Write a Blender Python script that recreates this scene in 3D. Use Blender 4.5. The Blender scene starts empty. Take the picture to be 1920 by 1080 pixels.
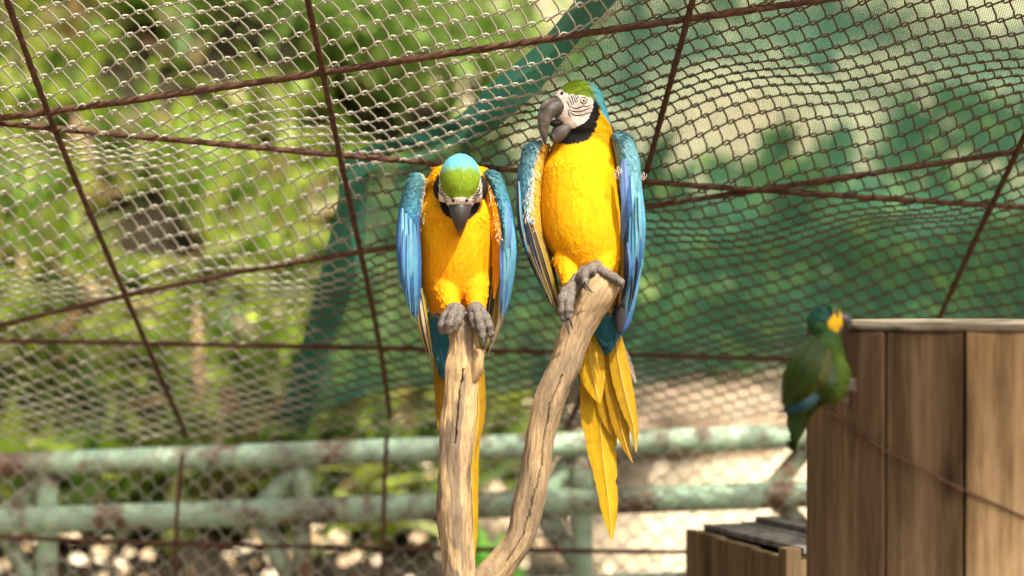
import bpy, bmesh, math, random
import numpy as np
from mathutils import Vector, Matrix, Quaternion, noise
from mathutils.bvhtree import BVHTree

random.seed(7)
rng = np.random.default_rng(7)
R = math.radians
scene = bpy.context.scene
C = scene.collection

# ------------------------------------------------------------------ camera
EYE = 1.70
FPX = 4533.0                       # focal length in photo pixels (85 mm on 36 mm, 1920 wide)
PITCH = math.atan(60.0 / FPX)      # horizon at row 480 of 1080
cam_d = bpy.data.cameras.new('camera')
cam = bpy.data.objects.new('camera', cam_d)
C.objects.link(cam)
cam.location = (0, 0, EYE)
cam.rotation_euler = (math.pi / 2 - PITCH, 0, 0)
cam_d.lens = 85.0
cam_d.sensor_width = 36.0
cam_d.clip_start = 0.1
cam_d.clip_end = 2000
cam_d.dof.use_dof = True
cam_d.dof.focus_distance = 4.50
cam_d.dof.aperture_fstop = 1.85
scene.camera = cam

# ------------------------------------------------------------------ world, sun, exposure
SUN = Vector((0.42, -0.62, 0.98)).normalized()
world = bpy.data.worlds.new('World')
scene.world = world
world.use_nodes = True
wn = world.node_tree.nodes
wl = world.node_tree.links
wn.clear()
sky = wn.new('ShaderNodeTexSky')
sky.sky_type = 'NISHITA'
sky.sun_disc = False
sky.sun_elevation = math.asin(SUN.z)
sky.sun_rotation = math.atan2(SUN.x, SUN.y)
sky.air_density = 0.35
sky.dust_density = 10.0
sky.ozone_density = 1.0
bg = wn.new('ShaderNodeBackground')
bg.inputs['Strength'].default_value = 0.15
wo = wn.new('ShaderNodeOutputWorld')
wl.new(sky.outputs[0], bg.inputs['Color'])
wl.new(bg.outputs[0], wo.inputs['Surface'])
sun_d = bpy.data.lights.new('sun', 'SUN')
sun_d.energy = 4.6
sun_d.angle = R(0.6)
sun_d.color = (1.0, 0.93, 0.80)
sun = bpy.data.objects.new('sun', sun_d)
C.objects.link(sun)
sun.rotation_euler = SUN.to_track_quat('Z', 'Y').to_euler()
sun.location = (2, -3, 8)
vs = scene.view_settings
vs.view_transform = 'Standard'
vs.look = 'None'
vs.exposure = 0.7
vs.gamma = 1.0
scene.render.engine = 'CYCLES'
scene.cycles.use_denoising = True
scene.cycles.max_bounces = 8
scene.cycles.transparent_max_bounces = 24
scene.cycles.sample_clamp_indirect = 8.0

# ------------------------------------------------------------------ helpers
FWD = Vector((0, math.cos(PITCH), -math.sin(PITCH)))
UPV = Vector((0, math.sin(PITCH), math.cos(PITCH)))

def ray(px, py):
    d = FWD * FPX + Vector((1, 0, 0)) * (px - 960) + UPV * (540 - py)
    return d / d.y

def W(px, py, Y):
    d = ray(px, py) * Y
    return Vector((d.x, d.y, d.z + EYE))

def tag(o, label=None, cat=None, group=None, kind=None):
    if label: o['label'] = label
    if cat: o['category'] = cat
    if group: o['group'] = group
    if kind: o['kind'] = kind
    return o

def empty(name, loc):
    o = bpy.data.objects.new(name, None)
    o.location = loc
    o.empty_display_size = 0.1
    C.objects.link(o)
    return o

def mesh_obj(name, verts, faces, mat=None, parent=None, cols=None, smooth=True):
    me = bpy.data.meshes.new(name)
    if isinstance(verts, np.ndarray) and isinstance(faces, np.ndarray):
        nv, nf, k = len(verts), len(faces), faces.shape[1]
        me.vertices.add(nv)
        me.vertices.foreach_set('co', np.ascontiguousarray(verts, dtype=np.float32).ravel())
        me.loops.add(nf * k)
        me.loops.foreach_set('vertex_index', np.ascontiguousarray(faces, dtype=np.int32).ravel())
        me.polygons.add(nf)
        me.polygons.foreach_set('loop_start', np.arange(0, nf * k, k, dtype=np.int32))
        me.polygons.foreach_set('loop_total', np.full(nf, k, dtype=np.int32))
        me.update(calc_edges=True)
        me.validate()
    else:
        me.from_pydata([tuple(v) for v in verts], [], [tuple(f) for f in faces])
        me.update()
    if cols is not None:
        set_cols(me, cols)
    if smooth:
        me.polygons.foreach_set('use_smooth', [True] * len(me.polygons))
    return link_mesh(name, me, mat, parent)

def set_cols(me, cols):
    a = me.color_attributes.new('Col', 'FLOAT_COLOR', 'POINT')
    c = np.ones((len(me.vertices), 4), dtype=np.float32)
    c[:, :3] = np.asarray(cols, dtype=np.float32)[:, :3]
    a.data.foreach_set('color', c.ravel())

def link_mesh(name, me, mat=None, parent=None):
    o = bpy.data.objects.new(name, me)
    if mat is not None:
        me.materials.append(mat)
    C.objects.link(o)
    if parent is not None:
        o.parent = parent
        p = parent
        off = Vector((0, 0, 0))
        while p is not None:
            off += p.location
            p = p.parent
        o.location = -off          # meshes are written in world coordinates
    return o

def cr(pts, n):
    """Catmull-Rom resample of a list of tuples to n samples."""
    P = np.array(pts, dtype=float)
    m = len(P)
    P2 = np.vstack([2 * P[0] - P[1], P, 2 * P[-1] - P[-2]])
    out = []
    for i in range(n):
        t = i / (n - 1) * (m - 1)
        k = min(int(t), m - 2)
        f = t - k
        p0, p1, p2, p3 = P2[k], P2[k + 1], P2[k + 2], P2[k + 3]
        out.append(0.5 * ((2 * p1) + (-p0 + p2) * f + (2 * p0 - 5 * p1 + 4 * p2 - p3) * f * f + (-p0 + 3 * p1 - 3 * p2 + p3) * f ** 3))
    return np.array(out)

def tube(pts, radii, n=10, ref=None, flat=1.0):
    """Closed tube through pts; returns verts, faces. flat scales the radius along ref."""
    P = [Vector(p) for p in pts]
    m = len(P)
    verts, faces = [], []
    ref = Vector(ref) if ref is not None else None
    prevS = None
    for i in range(m):
        T = (P[min(i + 1, m - 1)] - P[max(i - 1, 0)]).normalized()
        if ref is not None:
            S = T.cross(ref)
            if S.length < 1e-4: S = T.cross(Vector((1, 0, 0.3)))
        elif prevS is None:
            S = T.cross(Vector((0.3, 1, 0.2)))
        else:
            S = prevS - T * prevS.dot(T)
        S.normalize()
        prevS = S
        N = S.cross(T).normalized()
        r = radii[i] if hasattr(radii, '__len__') else radii
        for j in range(n):
            a = 2 * math.pi * j / n
            verts.append(P[i] + S * (math.cos(a) * r) + N * (math.sin(a) * r * flat))
    for i in range(m - 1):
        for j in range(n):
            k = (j + 1) % n
            faces.append((i * n + j, i * n + k, (i + 1) * n + k, (i + 1) * n + j))
    faces.append(tuple(range(n - 1, -1, -1)))
    faces.append(tuple((m - 1) * n + j for j in range(n)))
    return verts, faces

def ringloft(rings, n=28):
    """rings: (center, ax1 vec, ax2 vec) -> closed loft"""
    verts, faces = [], []
    m = len(rings)
    for c, a1, a2 in rings:
        for j in range(n):
            a = 2 * math.pi * j / n
            verts.append(c + a1 * math.cos(a) + a2 * math.sin(a))
    for i in range(m - 1):
        for j in range(n):
            k = (j + 1) % n
            faces.append((i * n + j, i * n + k, (i + 1) * n + k, (i + 1) * n + j))
    faces.append(tuple(range(n - 1, -1, -1)))
    faces.append(tuple((m - 1) * n + j for j in range(n)))
    return verts, faces

def ellipsoid(c, ax, nu=24, nv=14):
    """c centre, ax three vectors (radii)"""
    verts, faces = [], []
    for i in range(nv + 1):
        th = math.pi * i / nv
        if i in (0, nv):
            verts.append(c + ax[2] * math.cos(th))
            continue
        for j in range(nu):
            ph = 2 * math.pi * j / nu
            verts.append(c + ax[0] * (math.sin(th) * math.cos(ph)) + ax[1] * (math.sin(th) * math.sin(ph)) + ax[2] * math.cos(th))
    def idx(i, j):
        if i == 0: return 0
        if i == nv: return 1 + (nv - 1) * nu
        return 1 + (i - 1) * nu + (j % nu)
    for i in range(nv):
        for j in range(nu):
            q = [idx(i, j), idx(i + 1, j), idx(i + 1, j + 1), idx(i, j + 1)]
            f = []
            for v in q:
                if v not in f: f.append(v)
            faces.append(tuple(f))
    return verts, faces

def merge(parts):
    V, F = [], []
    for v, f in parts:
        o = len(V)
        V += list(v)
        F += [tuple(i + o for i in q) for q in f]
    return V, F

def remesh(parts, voxel, smooth_it=4):
    V, F = merge(parts)
    me = bpy.data.meshes.new('tmp')
    me.from_pydata([tuple(v) for v in V], [], F)
    o = bpy.data.objects.new('tmp', me)
    C.objects.link(o)
    m = o.modifiers.new('r', 'REMESH'); m.mode = 'VOXEL'; m.voxel_size = voxel; m.adaptivity = 0
    s = o.modifiers.new('s', 'SMOOTH'); s.factor = 0.5; s.iterations = smooth_it
    bpy.context.view_layer.update()
    dg = bpy.context.evaluated_depsgraph_get()
    res = bpy.data.meshes.new_from_object(o.evaluated_get(dg))
    bpy.data.objects.remove(o)
    bpy.data.meshes.remove(me)
    co = np.empty(len(res.vertices) * 3, dtype=np.float32)
    res.vertices.foreach_get('co', co)
    no = np.empty(len(res.vertices) * 3, dtype=np.float32)
    res.vertices.foreach_get('normal', no)
    return res, co.reshape(-1, 3).astype(float), no.reshape(-1, 3).astype(float)

def sstep(a, b, x):
    t = np.clip((np.asarray(x, dtype=float) - a) / (b - a), 0, 1)
    return t * t * (3 - 2 * t)

# ------------------------------------------------------------------ materials
def new_mat(name):
    m = bpy.data.materials.new(name)
    m.use_nodes = True
    nt = m.node_tree
    b = nt.nodes['Principled BSDF']
    return m, nt, b

def ramp(nt, fac, stops):
    r = nt.nodes.new('ShaderNodeValToRGB')
    el = r.color_ramp.elements
    while len(el) < len(stops): el.new(0.5)
    for e, (p, c) in zip(el, stops):
        e.position = p
        e.color = (*c, 1) if len(c) == 3 else c
    nt.links.new(fac, r.inputs['Fac'])
    return r

def tex_noise(nt, scale, detail=4, rough=0.6, stretch=None, coord='Object', dist=0.0):
    tc = nt.nodes.new('ShaderNodeTexCoord')
    n = nt.nodes.new('ShaderNodeTexNoise')
    n.inputs['Scale'].default_value = scale
    n.inputs['Detail'].default_value = detail
    n.inputs['Roughness'].default_value = rough
    n.inputs['Distortion'].default_value = dist
    src = tc.outputs[coord]
    if stretch:
        mp = nt.nodes.new('ShaderNodeMapping')
        mp.inputs['Scale'].default_value = stretch
        nt.links.new(src, mp.inputs['Vector'])
        src = mp.outputs['Vector']
    nt.links.new(src, n.inputs['Vector'])
    return n

def add_bump(nt, b, height, strength, dist=0.002):
    bp = nt.nodes.new('ShaderNodeBump')
    bp.inputs['Strength'].default_value = strength
    bp.inputs['Distance'].default_value = dist
    nt.links.new(height, bp.inputs['Height'])
    nt.links.new(bp.outputs['Normal'], b.inputs['Normal'])

def mix_col(nt, fac, a, b_, mode='MIX'):
    m = nt.nodes.new('ShaderNodeMix')
    m.data_type = 'RGBA'
    m.blend_type = mode
    if isinstance(fac, float): m.inputs['Factor'].default_value = fac
    else: nt.links.new(fac, m.inputs['Factor'])
    for s, v in (('A', a), ('B', b_)):
        sock = [i for i in m.inputs if i.name == s and i.type == 'RGBA'][0]
        if isinstance(v, tuple): sock.default_value = (*v, 1)
        else: nt.links.new(v, sock)
    return [o for o in m.outputs if o.type == 'RGBA'][0]

def noise_mat(name, stops, scale=20, rough=0.8, stretch=None, bump=0.3, bdist=0.003, detail=6, spec=0.3, dist=0.0, metallic=0.0):
    m, nt, b = new_mat(name)
    n = tex_noise(nt, scale, detail, 0.65, stretch, dist=dist)
    r = ramp(nt, n.outputs['Fac'], stops)
    nt.links.new(r.outputs['Color'], b.inputs['Base Color'])
    b.inputs['Roughness'].default_value = rough
    b.inputs['Specular IOR Level'].default_value = spec
    b.inputs['Metallic'].default_value = metallic
    if bump: add_bump(nt, b, n.outputs['Fac'], bump, bdist)
    return m

def plumage_mat(name, rough=0.75, sheen=0.0, transl=0.0, var=0.25, spec=0.12, clumps=False):
    m, nt, b = new_mat(name)
    at = nt.nodes.new('ShaderNodeAttribute'); at.attribute_name = 'Col'
    n = tex_noise(nt, 140, 4, 0.7, (1, 1, 0.35))
    rr = ramp(nt, n.outputs['Fac'], [(0.25, (1 - var,) * 3), (0.75, (1 + var * 0.6,) * 3)])
    col = mix_col(nt, 1.0, at.outputs['Color'], rr.outputs['Color'], 'MULTIPLY')
    nt.links.new(col, b.inputs['Base Color'])
    b.inputs['Roughness'].default_value = rough
    b.inputs['Specular IOR Level'].default_value = spec
    b.inputs['Sheen Weight'].default_value = sheen
    b.inputs['Sheen Roughness'].default_value = 0.5
    if clumps:
        n2 = tex_noise(nt, 34, 5, 0.6, (1, 1, 0.55), dist=0.6)
        ad = nt.nodes.new('ShaderNodeMath'); ad.operation = 'MULTIPLY_ADD'
        nt.links.new(n2.outputs['Fac'], ad.inputs[0]); ad.inputs[1].default_value = 3.0; nt.links.new(n.outputs['Fac'], ad.inputs[2])
        add_bump(nt, b, ad.outputs[0], 0.5, 0.0035)
    else:
        add_bump(nt, b, n.outputs['Fac'], 0.25, 0.002)
    if transl:
        tr = nt.nodes.new('ShaderNodeBsdfTranslucent')
        nt.links.new(col, tr.inputs['Color'])
        mx = nt.nodes.new('ShaderNodeMixShader')
        mx.inputs['Fac'].default_value = transl
        out = nt.nodes['Material Output']
        nt.links.new(b.outputs[0], mx.inputs[1])
        nt.links.new(tr.outputs[0], mx.inputs[2])
        nt.links.new(mx.outputs[0], out.inputs['Surface'])
    return m

M = {}
M['plumage'] = plumage_mat('plumage', var=0.16, clumps=True)
M['flight'] = plumage_mat('flight_feather', rough=0.5, transl=0.2, var=0.25, spec=0.22)
M['leaf'] = plumage_mat('leaf', rough=0.45, transl=0.35, var=0.25, spec=0.35)
M['litter'] = plumage_mat('dry_litter', rough=0.7, sheen=0.0, var=0.2)
M['rope'] = noise_mat('rusty_cable', [(0.25, (0.028, 0.013, 0.007)), (0.5, (0.075, 0.034, 0.018)), (0.8, (0.16, 0.08, 0.043))], 60, 0.8, bump=0.5, bdist=0.002)
M['wire'] = plumage_mat('galvanised_wire', rough=0.5, var=0.25, spec=0.5)
M['beak'] = noise_mat('horn_dark', [(0.3, (0.022, 0.02, 0.018)), (0.55, (0.045, 0.04, 0.035)), (0.85, (0.10, 0.088, 0.07))], 45, 0.42, bump=0.15, bdist=0.001, spec=0.5, stretch=(1, 1, 0.5))
M['beak_dusty'] = noise_mat('horn_dusty', [(0.30, (0.03, 0.026, 0.022)), (0.5, (0.085, 0.072, 0.058)), (0.70, (0.17, 0.14, 0.10)), (0.9, (0.32, 0.26, 0.18))], 65, 0.5, bump=0.2, bdist=0.001, spec=0.4)
M['beak_pale'] = noise_mat('horn_pale_edge', [(0.3, (0.45, 0.38, 0.28)), (0.7, (0.66, 0.58, 0.46))], 70, 0.5, bump=0.1)
M['mouth'] = noise_mat('mouth_dark', [(0.3, (0.008, 0.007, 0.006)), (0.7, (0.02, 0.016, 0.014))], 40, 0.6, bump=0)
M['pupil'] = noise_mat('eye_black', [(0.3, (0.004, 0.004, 0.004)), (0.7, (0.01, 0.009, 0.008))], 20, 0.08, bump=0, spec=0.6)
M['iris'] = noise_mat('eye_pale_yellow', [(0.3, (0.55, 0.50, 0.28)), (0.7, (0.72, 0.68, 0.45))], 90, 0.2, bump=0, spec=0.6)
M['black_feather'] = noise_mat('black_feather', [(0.3, (0.012, 0.012, 0.01)), (0.7, (0.03, 0.026, 0.022))], 90, 0.8, bump=0.2)
M['claw'] = noise_mat('claw_dark', [(0.3, (0.03, 0.027, 0.025)), (0.7, (0.09, 0.08, 0.07))], 70, 0.35, bump=0.1, spec=0.5)

def scaly_mat():
    m, nt, b = new_mat('scaly_skin')
    tc = nt.nodes.new('ShaderNodeTexCoord')
    v = nt.nodes.new('ShaderNodeTexVoronoi')
    v.feature = 'DISTANCE_TO_EDGE'
    v.inputs['Scale'].default_value = 330
    nt.links.new(tc.outputs['Object'], v.inputs['Vector'])
    r = ramp(nt, v.outputs['Distance'], [(0.0, (0.05, 0.04, 0.03)), (0.14, (0.15, 0.125, 0.10)), (0.45, (0.30, 0.26, 0.215))])
    n = tex_noise(nt, 70, 3)
    rr = ramp(nt, n.outputs['Fac'], [(0.3, (0.75,) * 3), (0.7, (1.15,) * 3)])
    col = mix_col(nt, 1.0, r.outputs['Color'], rr.outputs['Color'], 'MULTIPLY')
    nt.links.new(col, b.inputs['Base Color'])
    b.inputs['Roughness'].default_value = 0.65
    add_bump(nt, b, v.outputs['Distance'], 0.6, 0.003)
    return m
M['scaly'] = scaly_mat()

def perch_mat():
    m, nt, b = new_mat('weathered_branch')
    at = nt.nodes.new('ShaderNodeAttribute'); at.attribute_name = 'Col'
    n1 = tex_noise(nt, 22, 8, 0.7, (3.0, 3.0, 0.35), dist=0.4)
    n2 = tex_noise(nt, 160, 5, 0.75, (1.6, 1.6, 0.3), dist=0.3)
    n3 = tex_noise(nt, 9, 3, 0.5)
    r1 = ramp(nt, n1.outputs['Fac'], [(0.28, (0.62, 0.56, 0.50)), (0.5, (1.0, 1.0, 1.0)), (0.75, (1.22, 1.18, 1.08))])
    r2 = ramp(nt, n2.outputs['Fac'], [(0.34, (0.50, 0.43, 0.36)), (0.47, (0.95, 0.94, 0.92)), (0.7, (1.18, 1.16, 1.1))])
    r3 = ramp(nt, n3.outputs['Fac'], [(0.35, (0.86, 0.84, 0.84)), (0.65, (1.1, 1.06, 1.0))])
    c = mix_col(nt, 1.0, at.outputs['Color'], r1.outputs['Color'], 'MULTIPLY')
    c = mix_col(nt, 0.8, c, r2.outputs['Color'], 'MULTIPLY')
    c = mix_col(nt, 1.0, c, r3.outputs['Color'], 'MULTIPLY')
    nt.links.new(c, b.inputs['Base Color'])
    b.inputs['Roughness'].default_value = 0.85
    b.inputs['Specular IOR Level'].default_value = 0.2
    add_bump(nt, b, n2.outputs['Fac'], 0.7, 0.003)
    return m
M['perch'] = perch_mat()

def wood_mat(name, dark, mid, light, sx=5.0):
    m, nt, b = new_mat(name)
    n1 = tex_noise(nt, 9, 6, 0.65, (sx, sx, 0.25), dist=0.6)
    n2 = tex_noise(nt, 3.2, 3, 0.55, (1.5, 1.5, 0.5))
    n3 = tex_noise(nt, 70, 4, 0.7, (2, 2, 0.15))
    r = ramp(nt, n1.outputs['Fac'], [(0.25, dark), (0.5, mid), (0.78, light)])
    r2 = ramp(nt, n2.outputs['Fac'], [(0.33, (0.55, 0.5, 0.45)), (0.55, (1.0, 1.0, 1.0)), (0.75, (1.2, 1.17, 1.1))])
    r3 = ramp(nt, n3.outputs['Fac'], [(0.35, (0.75, 0.72, 0.7)), (0.6, (1.05, 1.05, 1.05))])
    c = mix_col(nt, 1.0, r.outputs['Color'], r2.outputs['Color'], 'MULTIPLY')
    c = mix_col(nt, 1.0, c, r3.outputs['Color'], 'MULTIPLY')
    tc = nt.nodes.new('ShaderNodeTexCoord'); mp = nt.nodes.new('ShaderNodeMapping'); mp.inputs['Scale'].default_value = (6.5, 6.5, 2.6)
    vo = nt.nodes.new('ShaderNodeTexVoronoi'); vo.inputs['Scale'].default_value = 1.6
    nt.links.new(tc.outputs['Object'], mp.inputs['Vector']); nt.links.new(mp.outputs['Vector'], vo.inputs['Vector'])
    kn = ramp(nt, vo.outputs['Distance'], [(0.03, (0.28, 0.22, 0.17)), (0.10, (0.62, 0.55, 0.48)), (0.22, (1, 1, 1))])
    c = mix_col(nt, 0.9, c, kn.outputs['Color'], 'MULTIPLY')
    n5 = tex_noise(nt, 4.0, 5, 0.6, (4, 4, 0.5))
    st_ = ramp(nt, n5.outputs['Fac'], [(0.36, (0.42, 0.38, 0.34)), (0.5, (1, 1, 1))])
    c = mix_col(nt, 0.8, c, st_.outputs['Color'], 'MULTIPLY')
    nt.links.new(c, b.inputs['Base Color'])
    b.inputs['Roughness'].default_value = 0.8
    b.inputs['Specular IOR Level'].default_value = 0.2
    add_bump(nt, b, n1.outputs['Fac'], 0.4, 0.004)
    return m
M['stave_dark'] = wood_mat('stave_brown', (0.07, 0.045, 0.022), (0.15, 0.10, 0.052), (0.21, 0.15, 0.085))
M['stave_mid'] = wood_mat('stave_tan', (0.085, 0.055, 0.028), (0.175, 0.12, 0.06), (0.25, 0.18, 0.10))
M['stave_lit'] = wood_mat('stave_sunlit_side', (0.21, 0.14, 0.065), (0.40, 0.28, 0.14), (0.52, 0.39, 0.22))  # lit copy of the stave wood, sunlight painted in as a paler tone
M['endgrain'] = wood_mat('end_grain', (0.16, 0.13, 0.09), (0.25, 0.215, 0.15), (0.34, 0.30, 0.23), sx=1.0)
M['grey_board'] = wood_mat('grey_board', (0.10, 0.09, 0.08), (0.18, 0.165, 0.15), (0.27, 0.25, 0.225))

def paint_mat():
    m, nt, b = new_mat('mint_paint_rusty')
    n1 = tex_noise(nt, 5.5, 6, 0.7, dist=0.5)
    n2 = tex_noise(nt, 28, 5, 0.7)
    n3 = tex_noise(nt, 2.3, 3, 0.5)
    base = ramp(nt, n2.outputs['Fac'], [(0.3, (0.22, 0.34, 0.22)), (0.6, (0.35, 0.50, 0.34)), (0.85, (0.48, 0.60, 0.43))])
    rust = ramp(nt, n2.outputs['Fac'], [(0.3, (0.07, 0.038, 0.02)), (0.7, (0.18, 0.10, 0.055))])
    mask = ramp(nt, n1.outputs['Fac'], [(0.46, (0, 0, 0)), (0.58, (1, 1, 1))])
    c = mix_col(nt, mask.outputs['Color'], base.outputs['Color'], rust.outputs['Color'])
    nt.links.new(c, b.inputs['Base Color'])
    b.inputs['Roughness'].default_value = 0.55
    add_bump(nt, b, n1.outputs['Fac'], 0.2, 0.002)
    return m
M['paint'] = paint_mat()

def cloth_mat(name, see, g1, g2):
    m, nt, b = new_mat(name)
    nt.nodes.remove(b)
    out = nt.nodes['Material Output']
    n = tex_noise(nt, 3.0, 4, 0.6)
    col = ramp(nt, n.outputs['Fac'], [(0.3, g1), (0.7, g2)]).outputs['Color']
    d = nt.nodes.new('ShaderNodeBsdfDiffuse'); nt.links.new(col, d.inputs['Color'])
    t = nt.nodes.new('ShaderNodeBsdfTranslucent'); nt.links.new(col, t.inputs['Color'])
    mx = nt.nodes.new('ShaderNodeMixShader'); mx.inputs['Fac'].default_value = 0.62
    nt.links.new(d.outputs[0], mx.inputs[1]); nt.links.new(t.outputs[0], mx.inputs[2])
    # woven gaps: threads crossing every few millimetres (uv is in metres of cloth)
    uv = nt.nodes.new('ShaderNodeAttribute'); uv.attribute_name = 'weave'
    w1 = nt.nodes.new('ShaderNodeTexWave'); w1.wave_type = 'BANDS'; w1.bands_direction = 'X'; w1.inputs['Scale'].default_value = 75; w1.inputs['Distortion'].default_value = 0.4
    w2 = nt.nodes.new('ShaderNodeTexWave'); w2.wave_type = 'BANDS'; w2.bands_direction = 'Y'; w2.inputs['Scale'].default_value = 75; w2.inputs['Distortion'].default_value = 0.4
    nt.links.new(uv.outputs['Vector'], w1.inputs['Vector']); nt.links.new(uv.outputs['Vector'], w2.inputs['Vector'])
    mu = nt.nodes.new('ShaderNodeMath'); mu.operation = 'MULTIPLY'
    nt.links.new(w1.outputs['Fac'], mu.inputs[0]); nt.links.new(w2.outputs['Fac'], mu.inputs[1])
    mr = nt.nodes.new('ShaderNodeMapRange')
    mr.inputs['From Min'].default_value = 0.0; mr.inputs['From Max'].default_value = 1.0
    mr.inputs['To Min'].default_value = see * 0.55; mr.inputs['To Max'].default_value = min(1.0, see * 2.35)
    nt.links.new(mu.outputs[0], mr.inputs['Value'])
    tp = nt.nodes.new('ShaderNodeBsdfTransparent')
    tp.inputs['Color'].default_value = (0.96, 1.0, 0.95, 1)
    m2 = nt.nodes.new('ShaderNodeMixShader')
    nt.links.new(mr.outputs[0], m2.inputs['Fac'])
    nt.links.new(mx.outputs[0], m2.inputs[1]); nt.links.new(tp.outputs[0], m2.inputs[2])
    nt.links.new(m2.outputs[0], out.inputs['Surface'])
    return m
M['cloth'] = cloth_mat('green_shade_cloth', 0.34, (0.058, 0.19, 0.118), (0.082, 0.24, 0.15))
M['hem'] = cloth_mat('green_hem', 0.06, (0.02, 0.085, 0.06), (0.03, 0.12, 0.085))

def ground_mat():
    m, nt, b = new_mat('ground')
    at = nt.nodes.new('ShaderNodeAttribute'); at.attribute_name = 'Col'
    n = tex_noise(nt, 9, 8, 0.7)
    r = ramp(nt, n.outputs['Fac'], [(0.3, (0.55, 0.52, 0.48)), (0.55, (1, 1, 1)), (0.75, (1.3, 1.27, 1.2))])
    c = mix_col(nt, 1.0, at.outputs['Color'], r.outputs['Color'], 'MULTIPLY')
    nt.links.new(c, b.inputs['Base Color'])
    b.inputs['Roughness'].default_value = 0.95
    b.inputs['Specular IOR Level'].default_value = 0.1
    add_bump(nt, b, n.outputs['Fac'], 0.8, 0.03)
    return m
M['ground'] = ground_mat()
M['stone'] = noise_mat('tan_stone', [(0.3, (0.22, 0.16, 0.10)), (0.55, (0.40, 0.31, 0.20)), (0.8, (0.55, 0.45, 0.32))], 14, 0.9, bump=0.6, bdist=0.02)
M['bark'] = noise_mat('bark', [(0.3, (0.035, 0.026, 0.018)), (0.7, (0.12, 0.09, 0.06))], 12, 0.9, bump=0.6, bdist=0.02, stretch=(3, 3, 0.5))

# ------------------------------------------------------------------ terrain
def terrain(X, Y):
    X = np.asarray(X, dtype=float); Y = np.asarray(Y, dtype=float)
    left = 1 - sstep(-2.0, 0.25, X)
    rise = sstep(6.5, 7.3, Y)
    zl = 0.25 * rise + 0.43 * np.clip(Y - 7.0, 0, None)
    zl = np.minimum(zl, 5.0 + 0.02 * (Y - 18))
    zr = 0.25 * rise + 0.115 * np.clip(Y - 7.0, 0, 4.6) + 0.50 * np.clip(Y - 11.6, 0, 6.4)
    z = zl * left + zr * (1 - left)
    z = z + rise * (0.05 * np.sin(X * 2.3 + Y * 1.1) + 0.04 * np.sin(X * 5.1 - Y * 2.7) + 0.03 * np.sin(Y * 6.3 + X * 3.0))
    return z

def ground_hit(px, py, y0=6.6, y1=60):
    d = ray(px, py)
    Y = np.arange(y0, y1, 0.05)
    hit = np.flatnonzero(d.z * Y + EYE <= terrain(d.x * Y, Y))
    return W(px, py, float(Y[hit[0]])) if len(hit) else None

ys = np.concatenate([np.linspace(-8, 6.4, 12), np.linspace(6.6, 20, 110), np.linspace(21, 60, 20), np.linspace(70, 600, 8)])
xs = np.concatenate([np.linspace(-500, -14, 8), np.linspace(-12, -3, 16), np.linspace(-2.8, 4.4, 90), np.linspace(5, 14, 16), np.linspace(18, 500, 8)])
gx, gy = np.meshgrid(xs, ys)
gz = terrain(gx, gy)
nx, ny = len(xs), len(ys)
gv = np.stack([gx, gy, gz], -1).reshape(-1, 3)
ii, jj = np.meshgrid(np.arange(ny - 1), np.arange(nx - 1), indexing='ij')
gf = np.stack([ii * nx + jj, ii * nx + jj + 1, (ii + 1) * nx + jj + 1, (ii + 1) * nx + jj], -1).reshape(-1, 4)
pale = sstep(0.25, 0.95, gv[:, 0] + 0.25 * np.sin(gv[:, 1] * 2.1) + 1.3 * sstep(13.5, 15.0, gv[:, 1])) * sstep(6.8, 7.6, gv[:, 1]) * (1 - 0.75 * sstep(11.4, 11.9, gv[:, 1]) * (1 - sstep(13.6, 14.6, gv[:, 1])))
yard = 1 - sstep(6.2, 6.9, gv[:, 1])
soil = np.array([0.028, 0.022, 0.013]); cream = np.array([0.60, 0.50, 0.34]); dirt = np.array([0.26, 0.20, 0.13])
gc = soil[None] * (1 - pale[:, None]) + cream[None] * pale[:, None]
gc = gc * (1 - yard[:, None]) + dirt[None] * yard[:, None]
g = mesh_obj('ground', gv, gf, M['ground'], cols=gc)
tag(g, kind='structure')

# ------------------------------------------------------------------ sloping netted roof geometry
Y_TOP, Y_WALL = 4.30, 5.95
def rail_row(px):      # photo row of the top rail's upper edge
    return 846.0 - px / 1480.0 * 52.0
def roof_z(X, Y):
    X = np.asarray(X, dtype=float); Y = np.asarray(Y, dtype=float)
    px = 960 + X / Y_WALL * FPX
    ze = -(rail_row(px) - 480.0) / FPX * Y_WALL + EYE + 0.012
    z0 = EYE + 0.478
    f = (Y - 4.45) / (Y_WALL - 4.45)
    z = z0 + (ze - z0) * f
    win = np.clip(np.sin(np.clip((Y - 4.1) / (Y_WALL - 4.1), 0, 1) * math.pi), 0, 1)
    z = z + win * (0.020 * np.sin(Y * 13.0 + 1.5 * np.sin(X * 1.7) + 0.9) + 0.012 * np.sin(X * 7.0 + Y * 5.0) + 0.010 * np.sin(X * 12.5 - Y * 9.0 + 1.0))
    return z
ROOF_N = Vector((0.03, 0.53, 0.85)).normalized()

def roof_hits(px, py):
    """vectorised: pixel arrays -> points on the roof surface (or the wall below it)"""
    px = np.asarray(px, dtype=float); py = np.asarray(py, dtype=float)
    d = np.array(FWD)[None] * FPX + np.stack([px - 960, 0 * px, 0 * px], -1) + np.array(UPV)[None] * (540 - py)[:, None]
    d /= d[:, 1:2]
    lo = np.full(len(px), 4.0); hi = np.full(len(px), 6.6)
    for _ in range(30):
        mid = (lo + hi) / 2
        up = d[:, 2] * mid + EYE > roof_z(d[:, 0] * mid, mid)
        hi = np.where(up, mid, hi); lo = np.where(up, lo, mid)
    Y = np.minimum((lo + hi) / 2, Y_WALL)
    return d * Y[:, None] + np.array([0, 0, EYE])[None]

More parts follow.
